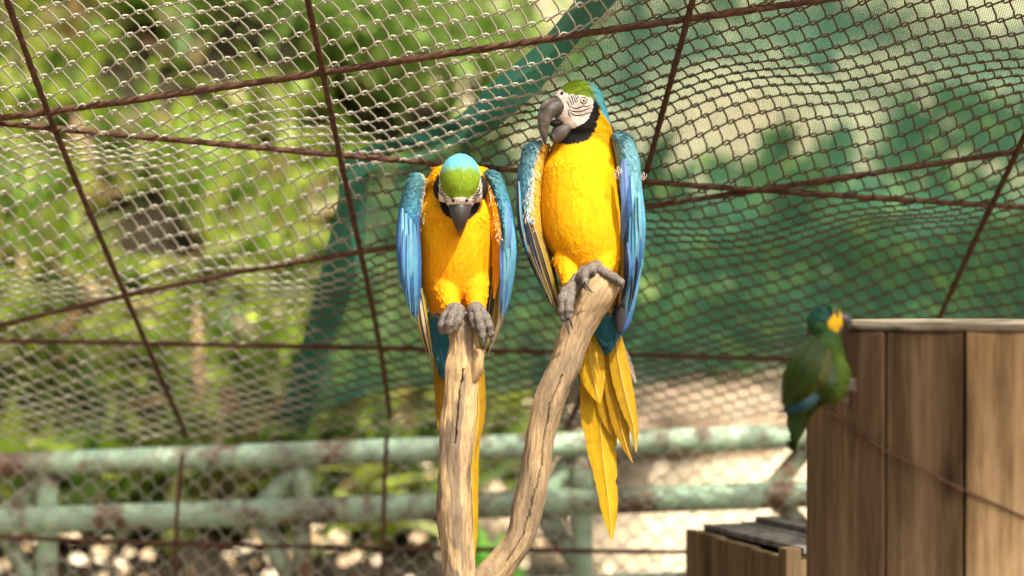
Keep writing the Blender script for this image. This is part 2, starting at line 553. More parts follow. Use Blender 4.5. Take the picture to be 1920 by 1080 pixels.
def roof_hit(px, py, off=0.0):
    lo, hi = 4.0, 6.6
    for _ in range(40):
        mid = (lo + hi) / 2
        p = W(px, py, mid)
        if p.z - float(roof_z(p.x, mid)) > 0: hi = mid
        else: lo = mid
    p = W(px, py, (lo + hi) / 2)
    if p.y > Y_WALL:
        p = W(px, py, Y_WALL)
        return p + Vector((0, -1, 0)) * (-off)
    return p + ROOF_N * off

# ------------------------------------------------------------------ chain-link netting
def chain_tube(P, nrm, r, sides):
    """P (n,3) polyline -> verts, faces (numpy)"""
    n = len(P)
    T = np.empty_like(P)
    T[1:-1] = P[2:] - P[:-2]; T[0] = P[1] - P[0]; T[-1] = P[-1] - P[-2]
    T /= np.linalg.norm(T, axis=1, keepdims=True) + 1e-12
    S = np.cross(T, nrm); S /= np.linalg.norm(S, axis=1, keepdims=True) + 1e-12
    N = np.cross(S, T)
    a = np.arange(sides) * 2 * math.pi / sides
    V = P[:, None, :] + r * (np.cos(a)[None, :, None] * S[:, None, :] + np.sin(a)[None, :, None] * N[:, None, :])
    i, j = np.meshgrid(np.arange(n - 1), np.arange(sides), indexing='ij')
    k = (j + 1) % sides
    F = np.stack([i * sides + j, i * sides + k, (i + 1) * sides + k, (i + 1) * sides + j], -1).reshape(-1, 4)
    return V.reshape(-1, 3), F

def chain_net(name, mapf, nrm, la, lb, ulim, vlim, r, sides, fr):
    la = np.array(la); lb = np.array(lb); pr = la + lb
    nrm = np.array(nrm, dtype=float)
    perp = np.array([-pr[1], pr[0]]) / np.linalg.norm(pr)       # towards +v
    over = 2.7 * r
    Vs, Fs, base = [], [], 0
    slope = pr[1] / pr[0]
    dv = la[1] - la[0] * slope
    k0 = int((vlim[0] - abs(slope) * max(abs(ulim[0]), abs(ulim[1]))) / dv) - 2
    k1 = int((vlim[1] + abs(slope) * max(abs(ulim[0]), abs(ulim[1]))) / dv) + 2
    for k in range(k0, k1):
        m0 = int((ulim[0] - k * la[0]) / pr[0]); m1 = int((ulim[1] - k * la[0]) / pr[0])
        nodes = []
        for m in range(m0, m1):
            p = k * la + m * pr
            nodes.append(p - perp * over)            # peak
            nodes.append(p + la + perp * over)       # valley
        nodes = np.array(nodes)
        if len(nodes) < 3: continue
        seg = np.arange(len(nodes) - 1)
        A, B = nodes[:-1], nodes[1:]
        pts, offs = [], []
        down = (seg % 2 == 0)
        sgnA = np.where(down, -1.0, 1.0)
        for f in fr:
            q = A + (B - A) * f
            bow = 0.0022 * math.sin(math.pi * f) * 1.0
            edge = max(0.0, 1 - f / 0.2) if f < 0.5 else max(0.0, 1 - (1 - f) / 0.2)
            q = q - perp[None] * bow
            # round the bends: keep near-node points close to the node's height
            if 0 < f < 0.25: q = q + perp[None] * (sgnA * 0.0035)[:, None]
            if f > 0.75: q = q - perp[None] * (sgnA * 0.0035)[:, None]
            pts.append(q)
            lift = np.where(down, 1.0, -1.0) * (1.0 - edge) * r * 1.1
            offs.append(lift)
        Q = np.stack(pts, 1).reshape(-1, 2)
        O = np.stack(offs, 1).reshape(-1)
        inside = (Q[:, 1] > vlim[0]) & (Q[:, 1] < vlim[1])
        # runs
        idx = np.flatnonzero(inside)
        if len(idx) < 6: continue
        for run in np.split(idx, np.flatnonzero(np.diff(idx) > 1) + 1):
            if len(run) < 6: continue
            q = Q[run]
            jit = 0.0012 * np.stack([np.sin(q[:, 0] * 31 + q[:, 1] * 17), np.cos(q[:, 0] * 23 - q[:, 1] * 29)], -1)
            P = mapf(q[:, 0] + jit[:, 0], q[:, 1] + jit[:, 1]) + O[run][:, None] * nrm[None]
            v, f = chain_tube(P, nrm, r, sides)
            Vs.append(v); Fs.append(f + base); base += len(v)
    V = np.vstack(Vs)
    # zinc in the open; the cloth's shade painted in as dark brown beneath it
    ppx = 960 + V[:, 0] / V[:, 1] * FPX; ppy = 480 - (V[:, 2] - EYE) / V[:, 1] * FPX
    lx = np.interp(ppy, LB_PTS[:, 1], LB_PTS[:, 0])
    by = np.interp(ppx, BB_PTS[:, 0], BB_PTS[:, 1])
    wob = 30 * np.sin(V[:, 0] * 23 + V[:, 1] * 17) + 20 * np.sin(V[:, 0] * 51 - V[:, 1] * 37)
    rust = (sstep(0, 70, ppx - lx + wob) * sstep(40, -20, ppy - by + 0.5 * wob))[:, None]  # rust: mask of the cloth shade painted into the wire colour
    zinc = np.array([0.37, 0.355, 0.275]); shade_brown = np.array([0.085, 0.058, 0.034])
    o = mesh_obj(name, V, np.vstack(Fs), M['wire'], cols=zinc[None] * (1 - rust) + shade_brown[None] * rust)
    return o

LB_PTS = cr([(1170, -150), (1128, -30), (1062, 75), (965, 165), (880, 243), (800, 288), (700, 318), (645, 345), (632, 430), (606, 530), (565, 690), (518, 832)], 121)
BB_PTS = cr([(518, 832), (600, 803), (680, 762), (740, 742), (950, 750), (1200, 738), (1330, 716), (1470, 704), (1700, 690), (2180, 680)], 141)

SL = 1.177
def roof_map(u, v):
    Y = Y_TOP + v / SL
    X = u + 0.02 * np.sin(v * 4 + u) 
    return np.stack([X, Y, roof_z(X, Y)], -1)
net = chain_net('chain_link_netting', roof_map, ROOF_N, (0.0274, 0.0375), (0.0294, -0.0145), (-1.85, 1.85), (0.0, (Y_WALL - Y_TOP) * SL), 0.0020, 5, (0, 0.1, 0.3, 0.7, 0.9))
tag(net, 'sagging galvanised chain link netting sloping down to the pipe fence behind the macaws', 'wire netting')
def wall_map(u, v):
    px = 960 + u / Y_WALL * FPX
    ztop = -(rail_row(px) - 480.0) / FPX * Y_WALL + EYE + 0.012
    return np.stack([u, np.full_like(u, Y_WALL - 0.006) + 0.008 * np.sin(u * 6 + v * 5), ztop - v], -1)
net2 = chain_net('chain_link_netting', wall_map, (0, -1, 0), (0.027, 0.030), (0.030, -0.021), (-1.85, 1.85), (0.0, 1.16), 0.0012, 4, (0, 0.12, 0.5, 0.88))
tag(net2, 'upright chain link netting hanging in front of the pipe fence rails', 'wire netting')

# ------------------------------------------------------------------ steel cables
def cable(label, pxs, off, r=0.0056, n=None, group=None):
    pp = cr(pxs, 60)
    P = np.array([roof_hit(x, y, off) for x, y in pp])
    # taut: smooth the bumps of the net away
    for _ in range(40):
        P[1:-1] = 0.5 * P[1:-1] + 0.25 * (P[:-2] + P[2:])
    seg = np.linalg.norm(np.diff(P, axis=0), axis=1); s = np.concatenate([[0], np.cumsum(seg)])
    N = max(60, int(s[-1] / 0.006))
    t = np.linspace(0, s[-1], N)
    Q = np.stack([np.interp(t, s, P[:, i]) for i in range(3)], -1)
    T = np.gradient(Q, axis=0); T /= np.linalg.norm(T, axis=1, keepdims=True)
    nr = np.array(ROOF_N)
    S = np.cross(T, nr); S /= np.linalg.norm(S, axis=1, keepdims=True)
    B = np.cross(S, T)
    sides = 15
    a = np.arange(sides) * 2 * math.pi / sides
    tw = t / 0.045 * 2 * math.pi
    rad = r * (1 + 0.14 * np.cos(5 * a[None] - tw[:, None])) * (1 + 0.06 * np.sin(t * 37)[:, None])
    V = Q[:, None] + rad[..., None] * (np.cos(a)[None, :, None] * S[:, None] + np.sin(a)[None, :, None] * B[:, None])
    i, j = np.meshgrid(np.arange(N - 1), np.arange(sides), indexing='ij'); k = (j + 1) % sides
    F = np.stack([i * sides + j, i * sides + k, (i + 1) * sides + k, (i + 1) * sides + j], -1).reshape(-1, 4)
    o = mesh_obj('steel_cable', V.reshape(-1, 3), F, M['rope'])
    tag(o, label, 'cable', 'rusty cables under the netting')
    return o
H, VV = -0.008, -0.019
cable('rusty twisted cable rising over the netting, uppermost of the crossing cables', [(-260, 250), (-60, 222), (100, 203), (610, 130), (1100, 55), (1500, 0), (1950, -70)], H, 0.0066)
cable('rusty cable falling gently behind the head of the bowed macaw', [(-260, 200), (0, 225), (300, 253), (640, 286), (970, 312), (1205, 336), (1560, 360), (1920, 383), (2200, 400)], H, 0.0058)
cable('rusty cable rising behind the breast of the bowed macaw towards the green cloth', [(-260, 660), (0, 606), (240, 546), (500, 490), (740, 458), (1000, 418), (1210, 380), (1450, 347), (1920, 276), (2200, 232)], H, 0.0058)
cable('low level rusty cable crossing the netting at the height of the macaw feet', [(-260, 630), (0, 633), (400, 640), (750, 648), (1050, 655), (1470, 668), (2100, 690)], H, 0.0056)
cable('steep rusty cable crossing the open netting furthest from the wooden tub', [(-25, -120), (22, 0), (105, 232), (240, 546), (290, 665), (352, 805)], VV, 0.0058)
cable('steep rusty cable passing in front of the left edge of the green shade cloth', [(556, -120), (582, 0), (640, 286), (680, 470), (712, 625), (727, 720), (732, 770)], VV, 0.0056)
cable('steep rusty cable disappearing behind the raised wing shoulder of the upright macaw', [(1326, -120), (1295, 0), (1250, 165), (1207, 330), (1170, 460), (1120, 640), (1078, 760), (1062, 800)], VV, 0.0056)
cable('steep rusty cable running down behind the wooden stave tub', [(2085, -110), (1965, 140), (1918, 245), (1830, 430), (1757, 590), (1700, 720), (1660, 790)], VV, 0.0056)
cable('rusty cable low on the upright netting below the fence rails', [(-260, 995), (0, 1006), (400, 1022), (830, 1028), (1300, 1035), (2100, 1040)], H, 0.0055)
cable('short upright rusty cable hanging below the top rail on the open netting', [(345, 850), (336, 930), (332, 1010), (330, 1110)], VV, 0.005)
cable('short upright rusty cable hanging below the torn corner of the shade cloth', [(726, 812), (722, 900), (720, 1000), (718, 1110)], VV, 0.005)

# ------------------------------------------------------------------ green shade cloth over the netting
Lb, Bb = LB_PTS, BB_PTS
Tb = np.stack([np.linspace(1170, 2180, 141), np.full(141, -150.0)], -1)
Rb = np.stack([np.full(121, 2180.0), np.linspace(-150, 680, 121)], -1)
nt_, ns_ = 121, 141
cv = np.empty((nt_, ns_, 3)); cw = np.empty((nt_, ns_, 3))
tt, ss = np.meshgrid(np.linspace(0, 1, nt_), np.linspace(0, 1, ns_), indexing='ij')
tt = tt[..., None]; ss = ss[..., None]
qq = (1 - ss) * Lb[:, None] + ss * Rb[:, None] + (1 - tt) * Tb[None] + tt * Bb[None] - ((1 - ss) * (1 - tt) * Lb[0] + ss * (1 - tt) * Rb[0] + (1 - ss) * tt * Bb[0] + ss * tt * Rb[-1])
cp = roof_hits(qq[..., 0].ravel(), qq[..., 1].ravel()).reshape(nt_, ns_, 3)
for i in range(nt_):
    for j in range(ns_):
        p = Vector(cp[i, j])
        fold = 0.012 * math.sin(p.x * 9 + p.y * 14) + 0.009 * math.sin(p.x * 21 - p.y * 9 + 1.0) + 0.006 * math.sin(p.y * 31 + 3 * math.sin(p.x * 4))
        lift = 0.016 + 0.5 * (fold + 0.02) + 0.015 * noise.noise((p.x * 5, p.y * 5, 2.0))
        cv[i, j] = p + ROOF_N * max(0.010, lift)
        cw[i, j] = (p.x, p.y * 1.18, 0)
i, j = np.meshgrid(np.arange(nt_ - 1), np.arange(ns_ - 1), indexing='ij')
cf = np.stack([i * ns_ + j, i * ns_ + j + 1, (i + 1) * ns_ + j + 1, (i + 1) * ns_ + j], -1).reshape(-1, 4)
cloth = empty('shade_cloth', Vector(cv[60, 70]))
tag(cloth, 'green woven shade cloth draped over the netting behind the macaws', 'shade cloth')
sheet = mesh_obj('sheet', cv.reshape(-1, 3), cf, M['cloth'], cloth)
wa = sheet.data.attributes.new('weave', 'FLOAT_VECTOR', 'POINT')
wa.data.foreach_set('vector', cw.reshape(-1).astype(np.float32))
# doubled hem rolled along the torn left edge
hv, hf, hw_ = [], [], []
nh = 7
for i in range(nt_):
    a = Lb[i]; tg = Lb[min(i + 1, nt_ - 1)] - Lb[max(i - 1, 0)]; tg = tg / np.linalg.norm(tg)
    inn = np.array([-tg[1], tg[0]])
    if inn[0] < 0: inn = -inn
    wd = (62 + 8 * math.sin(i * 0.21)) * (0.35 + 0.65 * min(1, abs(i - 62) / 16.0))
    for k in range(nh):
        f = k / (nh - 1)
        q = a + inn * (wd * f - 4)
        p = roof_hit(float(q[0]), float(q[1]), 0.0)
        bul = 0.055 + 0.014 * math.sin(math.pi * f) + 0.006 * math.sin(i * 0.37 + k)
        w_ = p + ROOF_N * bul
        hv.append(w_); hw_.append((p.x, p.y * 1.18, 0))
for i in range(nt_ - 1):
    for k in range(nh - 1):
        hf.append((i * nh + k, i * nh + k + 1, (i + 1) * nh + k + 1, (i + 1) * nh + k))
hem = mesh_obj('hem', hv, hf, M['hem'], cloth)
wa = hem.data.attributes.new('weave', 'FLOAT_VECTOR', 'POINT')
wa.data.foreach_set('vector', np.array(hw_, dtype=np.float32).ravel())

# ------------------------------------------------------------------ mint pipe fence outside the netting
YF = 6.05
fence = empty('pipe_fence', Vector((0, YF, 0)))
tag(fence, 'mint green pipe fence with rust patches standing behind the netting', 'fence')
def pipe(name, p0, p1, r, parent=fence, n=16):
    p0, p1 = Vector(p0), Vector(p1)
    pts = [p0.lerp(p1, k / 12) for k in range(13)]
    v, f = tube(pts, r, n)
    return mesh_obj(name, v, f, M['paint'], parent)
r1 = 0.031
pipe('rail', W(-420, 888, YF), W(2350, 786, YF), r1)
pipe('rail', W(-420, 992, YF + 0.0), W(2350, 898, YF), 0.034)
pipe('rail', W(-420, 1152, YF), W(2350, 1050, YF), 0.024)
for px, pw in ((-330, 46), (86, 48), (566, 40), (1092, 46), (1610, 44), (2100, 44)):
    top = W(px, 872 - px * 0.0365, YF)
    pipe('post', Vector((top.x, YF + 0.012, -0.02)), Vector((top.x, YF + 0.012, top.z)), pw * 0.86 / FPX * YF / 2)
for vx, vy, ax, ay, bx, by in ((482, 962, 562, 868, 545, 1085), (1004, 950, 1086, 846, 1082, 1052), (1440, 925, 1524, 826, 1530, 1010), (2, 985, 82, 880, 60, 1100)):
    pipe('brace', W(vx, vy, YF + 0.03), W(ax, ay, YF + 0.03), 0.024)
    pipe('brace', W(vx, vy, YF + 0.03), W(bx, by, YF + 0.03), 0.024)

# ------------------------------------------------------------------ vegetation
def leaf_strip(base, direc, up, L, wd, bend, nseg=4):
    """one folded strap leaf: verts, faces"""
    d = direc.normalized(); side = d.cross(up)
    if side.length < 1e-3: side = d.cross(Vector((1, 0, 0)))
    side.normalize()
    v = []
    p = base.copy()
    for i in range(nseg + 1):
        t = i / nseg
        w = wd * (math.sin(math.pi * min(1, 0.12 + 0.88 * t) ** 0.8) + 0.02)
        nrm = side.cross(d).normalized()
        v += [p - side * w * 0.5 + nrm * w * 0.18, p, p + side * w * 0.5 + nrm * w * 0.18]
        d = (d + Vector((0, 0, -bend)) / nseg).normalized()
        p = p + d * (L / nseg)
    f = []
    for i in range(nseg):
        a = i * 3
        f += [(a, a + 1, a + 4, a + 3), (a + 1, a + 2, a + 5, a + 4)]
    return v, f

class Leaves:
    def __init__(s): s.v, s.f, s.c = [], [], []
    def add(s, base, direc, up, L, wd, bend, col, nseg=4):
        v, f = leaf_strip(base, direc, up, L, wd, bend, nseg)
        o = len(s.v)
        s.v += v; s.f += [tuple(i + o for i in q) for q in f]
        s.c += [col] * len(v)
    def build(s, name, mat, parent=None):
        return mesh_obj(name, np.array([tuple(x) for x in s.v]), np.array(s.f), mat, parent, cols=np.array(s.c))

GREENS = [(0.34, 0.44, 0.05), (0.27, 0.37, 0.04), (0.20, 0.31, 0.03), (0.36, 0.44, 0.08), (0.08, 0.15, 0.02), (0.13, 0.23, 0.03), (0.42, 0.45, 0.17), (0.36, 0.40, 0.07), (0.06, 0.11, 0.02), (0.05, 0.10, 0.015)]
DRY = [(0.42, 0.32, 0.17), (0.36, 0.24, 0.11), (0.50, 0.42, 0.26), (0.33, 0.20, 0.10)]
def rcol(pal, j=0.2):
    c = random.choice(pal); k = 1.15 + random.uniform(-j, j)
    return tuple(x * k for x in c)
def clump(Lv, base, n, L, wd, pal, spread=1.0, bend=0.7, upb=0.5):
    for _ in range(n):
        a = random.uniform(0, 2 * math.pi)
        e = random.uniform(0.15, 1.0) * spread
        d = Vector((math.cos(a) * e, math.sin(a) * e, upb + random.uniform(0, 0.8)))
        b = base + Vector((math.cos(a), math.sin(a), 0)) * random.uniform(0, 0.05) + Vector((0, 0, random.uniform(-0.02, 0.12)))
        Lv.add(b, d, Vector((0, 0, 1)), L * random.uniform(0.6, 1.25), wd * random.uniform(0.7, 1.3), random.uniform(0.3, 1.2) * bend, rcol(pal))

hf_ = Leaves()
cnt = 0
while cnt < 1150:
    px = random.uniform(-380, 2100); py = random.uniform(-80, 1060)
    if px > 980 and (py > 725 or py < 300 + 60 * math.sin(px * 0.013) or random.random() < 0.25): continue
    p = ground_hit(px, py)
    if p is None or p.y > 24: continue
    dens = noise.noise((p.x * 1.1, p.y * 0.8, 3.3))
    if dens < -0.05 and random.random() < 0.9: continue
    if p.x > 0.5 and p.y < 11.4: continue
    sc = 0.85 + 0.35 * random.random()
    typ = random.random()
    pal = GREENS if random.random() < 0.78 else DRY + GREENS[:2]
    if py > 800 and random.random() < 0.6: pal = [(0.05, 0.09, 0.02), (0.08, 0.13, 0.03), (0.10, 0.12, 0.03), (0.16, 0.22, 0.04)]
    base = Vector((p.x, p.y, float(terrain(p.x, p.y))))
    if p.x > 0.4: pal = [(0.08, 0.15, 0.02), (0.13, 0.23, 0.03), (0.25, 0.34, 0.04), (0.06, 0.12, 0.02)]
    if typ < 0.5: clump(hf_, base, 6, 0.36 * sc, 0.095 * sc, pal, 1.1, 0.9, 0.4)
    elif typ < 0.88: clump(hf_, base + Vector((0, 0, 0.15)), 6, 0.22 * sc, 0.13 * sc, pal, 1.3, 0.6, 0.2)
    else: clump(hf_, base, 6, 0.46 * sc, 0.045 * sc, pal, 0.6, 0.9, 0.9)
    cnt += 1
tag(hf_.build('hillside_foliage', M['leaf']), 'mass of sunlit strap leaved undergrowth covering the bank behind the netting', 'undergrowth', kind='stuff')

# dry litter on the bank
ll = Leaves()
for _ in range(900):
    px = random.uniform(-300, 1300); py = random.uniform(690, 1150)
    p = ground_hit(px, py, 6.6, 14)
    if p is None: continue
    dn = noise.noise((p.x * 2.2, p.y * 2.2, 9.1))
    if dn < 0.05 and random.random() < 0.85: continue
    b = Vector((p.x, p.y, float(terrain(p.x, p.y)) + random.uniform(0.02, 0.22)))
    a = random.uniform(0, 6.28)
    col = random.choice([(0.56, 0.46, 0.30), (0.62, 0.53, 0.38), (0.48, 0.36, 0.22), (0.4, 0.27, 0.14)])
    ll.add(b, Vector((math.cos(a), math.sin(a), random.uniform(-0.1, 0.5))), Vector((random.uniform(-.3, .3), -0.8, 0.7)), random.uniform(0.035, 0.07), random.uniform(0.03, 0.045), 0.3, tuple(c * 1.3 for c in col), 3)
tag(ll.build('leaf_litter', M['litter']), 'pale dry leaf litter scattered over the foot of the bank', 'leaf litter', kind='stuff')

def plant(name, label, px, py, n, L, wd, pal, spread=1.0, bend=0.8, upb=0.5, y0=6.6, group=None, Yfix=None):
    p = ground_hit(px, py, y0)
    if Yfix: p = W(px, py, Yfix); p = Vector((p.x, Yfix, float(terrain(p.x, Yfix))))
    root = empty(name, Vector((p.x, p.y, float(terrain(p.x, p.y)))))
    tag(root, label, 'plant', group)
    Lv = Leaves()
    clump(Lv, root.location.copy(), n, L, wd, pal, spread, bend, upb)
    Lv.build('foliage', M['leaf'], root)
    v, f = tube([root.location + Vector((0, 0, -0.03)), root.location + Vector((0.01, 0, 0.05)), root.location + Vector((0.0, 0.01, 0.12))], [0.014, 0.011, 0.006], 8)
    mesh_obj('stem', v, f, M['bark'], root)
    return root
BRIGHT = [(0.24, 0.38, 0.05), (0.30, 0.42, 0.08), (0.2, 0.33, 0.04)]
plant('strap_leaf_plant', 'bright green plant with leaves spreading like a star, left of the cloth hem', 450, 735, 26, 0.40, 0.06, BRIGHT, 1.3, 0.8, 0.5)
plant('strap_leaf_plant', 'small yellow green tuft just above the top fence rail', 300, 815, 22, 0.24, 0.06, BRIGHT, 1.1, 0.8, 0.7)
plant('strap_leaf_plant', 'tall pale bladed grass clump behind the netting beside the steep left cable', 395, 470, 24, 0.55, 0.05, BRIGHT, 0.5, 0.7, 1.0)
plant('broad_leaf_plant', 'vivid green broad leaved plant glimpsed between the two perch branches', 918, 1068, 26, 0.22, 0.14, [(0.16, 0.42, 0.05), (0.2, 0.46, 0.07)], 1.1, 0.5, 0.8, Yfix=8.2)
plant('dark_leaf_plant', 'dark green leafy plant on the pale ground beside the small wooden box', 1205, 1075, 26, 0.17, 0.06, [(0.05, 0.12, 0.03), (0.08, 0.17, 0.04)], 1.1, 0.7, 0.9, Yfix=8.3)
plant('yellow_leaf_plant', 'yellowing leafy plant on the dark foot of the bank', 20, 850, 16, 0.22, 0.05, [(0.42, 0.32, 0.04), (0.36, 0.30, 0.05)], 1.1, 0.8, 0.6)

def rock(name, label, c, rx, ry, rz, seed, mat):
    bm = bmesh.new()
    bmesh.ops.create_icosphere(bm, subdivisions=4, radius=1)
    for v in bm.verts:
        n = noise.noise(v.co * 1.3 + Vector((seed, 0, 0))) * 0.28 + noise.noise(v.co * 3.1 + Vector((0, seed, 0))) * 0.10
        v.co = v.co * (1 + n)
        v.co = Vector((v.co.x * rx, v.co.y * ry, v.co.z * rz)) + c
    me = bpy.data.meshes.new(name); bm.to_mesh(me); bm.free()
    me.polygons.foreach_set('use_smooth', [True] * len(me.polygons))
    o = link_mesh(name, me, mat)
    tag(o, label, 'rock')
    return o
p = W(928, 960, 8.6)
rock('boulder', 'rounded tan boulder seen between the two perch branches', Vector((p.x, 8.6, p.z - 0.02)), 0.085, 0.09, 0.12, 1.0, M['stone'])
p = W(1330, 765, 11.5)
rock('earth_mound', 'low brown earth mound beyond the fence near the green parrot', Vector((p.x, 11.5, p.z - 0.1)), 0.42, 0.35, 0.20, 5.0, noise_mat('mound_earth', [(0.3, (0.16, 0.11, 0.07)), (0.7, (0.34, 0.26, 0.17))], 10, 0.95, bump=0.6, bdist=0.03))

# trees beyond the cloth
def tree(name, label, X, Y, h, crown_r, nleaf, pal, seed):
    random.seed(seed)
    z0 = float(terrain(X, Y))
    root = empty(name, Vector((X, Y, z0)))
    tag(root, label, 'tree', 'trees beyond the shade cloth')
    parts = []
    top = Vector((X + random.uniform(-.2, .2), Y, z0 + h * 0.75))
    trunk = [Vector((X, Y, z0 - 0.1)), Vector((X + 0.05, Y, z0 + h * 0.3)), top]
    parts.append(tube([Vector(q) for q in cr([tuple(t) for t in trunk], 8)], list(np.linspace(0.09, 0.03, 8)), 9))
    ends = []
    for k in range(8):
        a = random.uniform(0, 6.28); s = trunk[1].lerp(top, random.uniform(-0.3, 1))
        e = s + Vector((math.cos(a), math.sin(a), random.uniform(0.1, 0.9))) * crown_r * random.uniform(0.6, 1.0)
        ends.append(e)
        parts.append(tube([s, s.lerp(e, 0.5) + Vector((0, 0, 0.06)), e], [0.03, 0.02, 0.007], 6))
    v, f = merge(parts)
    mesh_obj('trunk', v, f, M['bark'], root)
    Lv = Leaves()
    for k in range(nleaf):
        e = random.choice(ends)
        b = e + Vector((random.gauss(0, 1), random.gauss(0, 1), random.gauss(0, 0.8))) * crown_r * 0.30
        d = Vector((random.gauss(0, 1), random.gauss(0, 1), random.gauss(-0.2, 0.7)))
        Lv.add(b, d, Vector((0, 0, 1)), random.uniform(0.10, 0.2), random.uniform(0.05, 0.08), 0.5, rcol(pal), 2)
    Lv.build('crown', M['leaf'], root)
DG = [(0.05, 0.12, 0.02), (0.09, 0.18, 0.03), (0.13, 0.24, 0.05)]
LG = [(0.2, 0.32, 0.06), (0.26, 0.36, 0.09), (0.15, 0.26, 0.04)]
tree('leafy_tree', 'dark green tree behind the shade cloth, above the upright macaw', 0.75, 15.5, 2.2, 0.75, 900, DG, 3)
tree('leafy_tree', 'dark green tree behind the shade cloth, above the small wooden box', 2.05, 16.0, 1.7, 0.7, 800, DG, 4)
tree('leafy_tree', 'dark green tree seen through the cloth beyond the wooden tub', 3.25, 15.0, 2.3, 0.8, 900, DG, 5)
tree('leafy_tree', 'light green tree with sky showing through, above the bowed macaw', -0.25, 13.5, 1.3, 0.7, 800, LG, 6)
tree('leafy_tree', 'light green tree on top of the bank among the undergrowth', -1.3, 13.5, 0.9, 0.7, 800, LG, 8)
# unseen overhanging tree, added to put dappled shade on the fence and tub
random.seed(21)
st = empty('added_shade_tree', Vector((3.3, 3.4, 0)))
tag(st, 'unseen leafy tree added so its crown dapples the fence and tub with shade', 'tree')
parts = [tube([Vector(q) for q in cr([(3.3, 3.4, -0.1), (3.25, 3.4, 1.6), (3.1, 3.4, 3.2), (2.9, 3.5, 4.4)], 14)], list(np.linspace(0.13, 0.07, 14)), 12)]
Lv = Leaves()
blobs = [((x, 3.80 + 0.10 * math.sin(x * 3), 4.55 + 0.1 * math.cos(x * 5)), (0.30, 0.30, 0.22), 120 if x < 1.1 else 70) for x in np.linspace(-0.2, 1.75, 8)]
blobs += [((x, 6.5 + 0.25 * math.sin(x * 7), 4.6 + 0.15 * math.cos(x * 4)), (0.36, 0.42, 0.2), 90) for x in np.linspace(-1.0, 0.7, 6)]
blobs += [((1.82, 1.90, 4.45), (0.26, 0.26, 0.15), 380), ((2.35, 1.75, 4.6), (0.3, 0.3, 0.2), 60)]  # leaf blobs placed towards the sun to shade parrot and tub
hub = Vector((2.9, 3.5, 4.4))
for c, r_, n in blobs:
    c = Vector(c)
    parts.append(tube([Vector(q) for q in cr([tuple(hub - Vector((0, 0, 0.3))), tuple(hub.lerp(c, 0.5) + Vector((0.1, 0, 0.25))), tuple(c)], 10)], list(np.linspace(0.035, 0.008, 10)), 7))
    for _ in range(n):
        b = c + Vector((random.gauss(0, 0.55) * r_[0], random.gauss(0, 0.55) * r_[1], random.gauss(0, 0.55) * r_[2]))
        Lv.add(b, Vector((random.gauss(0, 1), random.gauss(0, 1), random.gauss(-0.2, 0.5))), Vector((0, 0, 1)), random.uniform(0.09, 0.16), random.uniform(0.05, 0.08), 0.5, rcol(DG), 2)
v, f = merge(parts)
mesh_obj('trunk', v, f, M['bark'], st)
Lv.build('crown', M['leaf'], st)
random.seed(11)

#BIRDS#
# ------------------------------------------------------------------ feathered bodies
def lin(*c): return np.array(c, dtype=float)
YEL = lin(0.76, 0.38, 0.003); ORA = lin(0.70, 0.26, 0.002); WHI = lin(0.80, 0.72, 0.62); BLK = lin(0.016, 0.015, 0.013)
GRN = lin(0.155, 0.235, 0.012); TUR = lin(0.10, 0.38, 0.46); BLU = lin(0.035, 0.17, 0.36); TEAL = lin(0.022, 0.125, 0.165)

def head_frame(center, f, u, s):
    f = Vector(f).normalized(); u = Vector(u); u = (u - f * u.dot(f)).normalized()
    l = u.cross(f)
    return (Vector(center), f, l, u, s)
def HP(fr, x, y, z):
    c, f, l, u, s = fr
    return c + (f * x + l * y + u * z) * (s * 0.001)
def head_local(fr, co):
    c, f, l, u, s = fr
    d = (co - np.array(c)[None]) / (s * 0.001)
    return d @ np.array(f), d @ np.array(l), d @ np.array(u)
def HE(fr, c, r):
    _, f, l, u, s = fr
    k = s * 0.001
    return ellipsoid(HP(fr, *c), [f * (r[0] * k), l * (r[1] * k), u * (r[2] * k)], 28, 18)
def head_parts(fr, ruff=17):
    return [HE(fr, (-2, 0, 2), (46, 36, 42)), HE(fr, (18, 0, -6), (31, 29, 37)), HE(fr, (8, 0, -24), (33, 29, 28)), HE(fr, (30, 0, 6), (18, 21, 24)), HE(fr, (0, ruff, -34), (25, 20, 21)), HE(fr, (0, -ruff, -34), (25, 20, 21))]

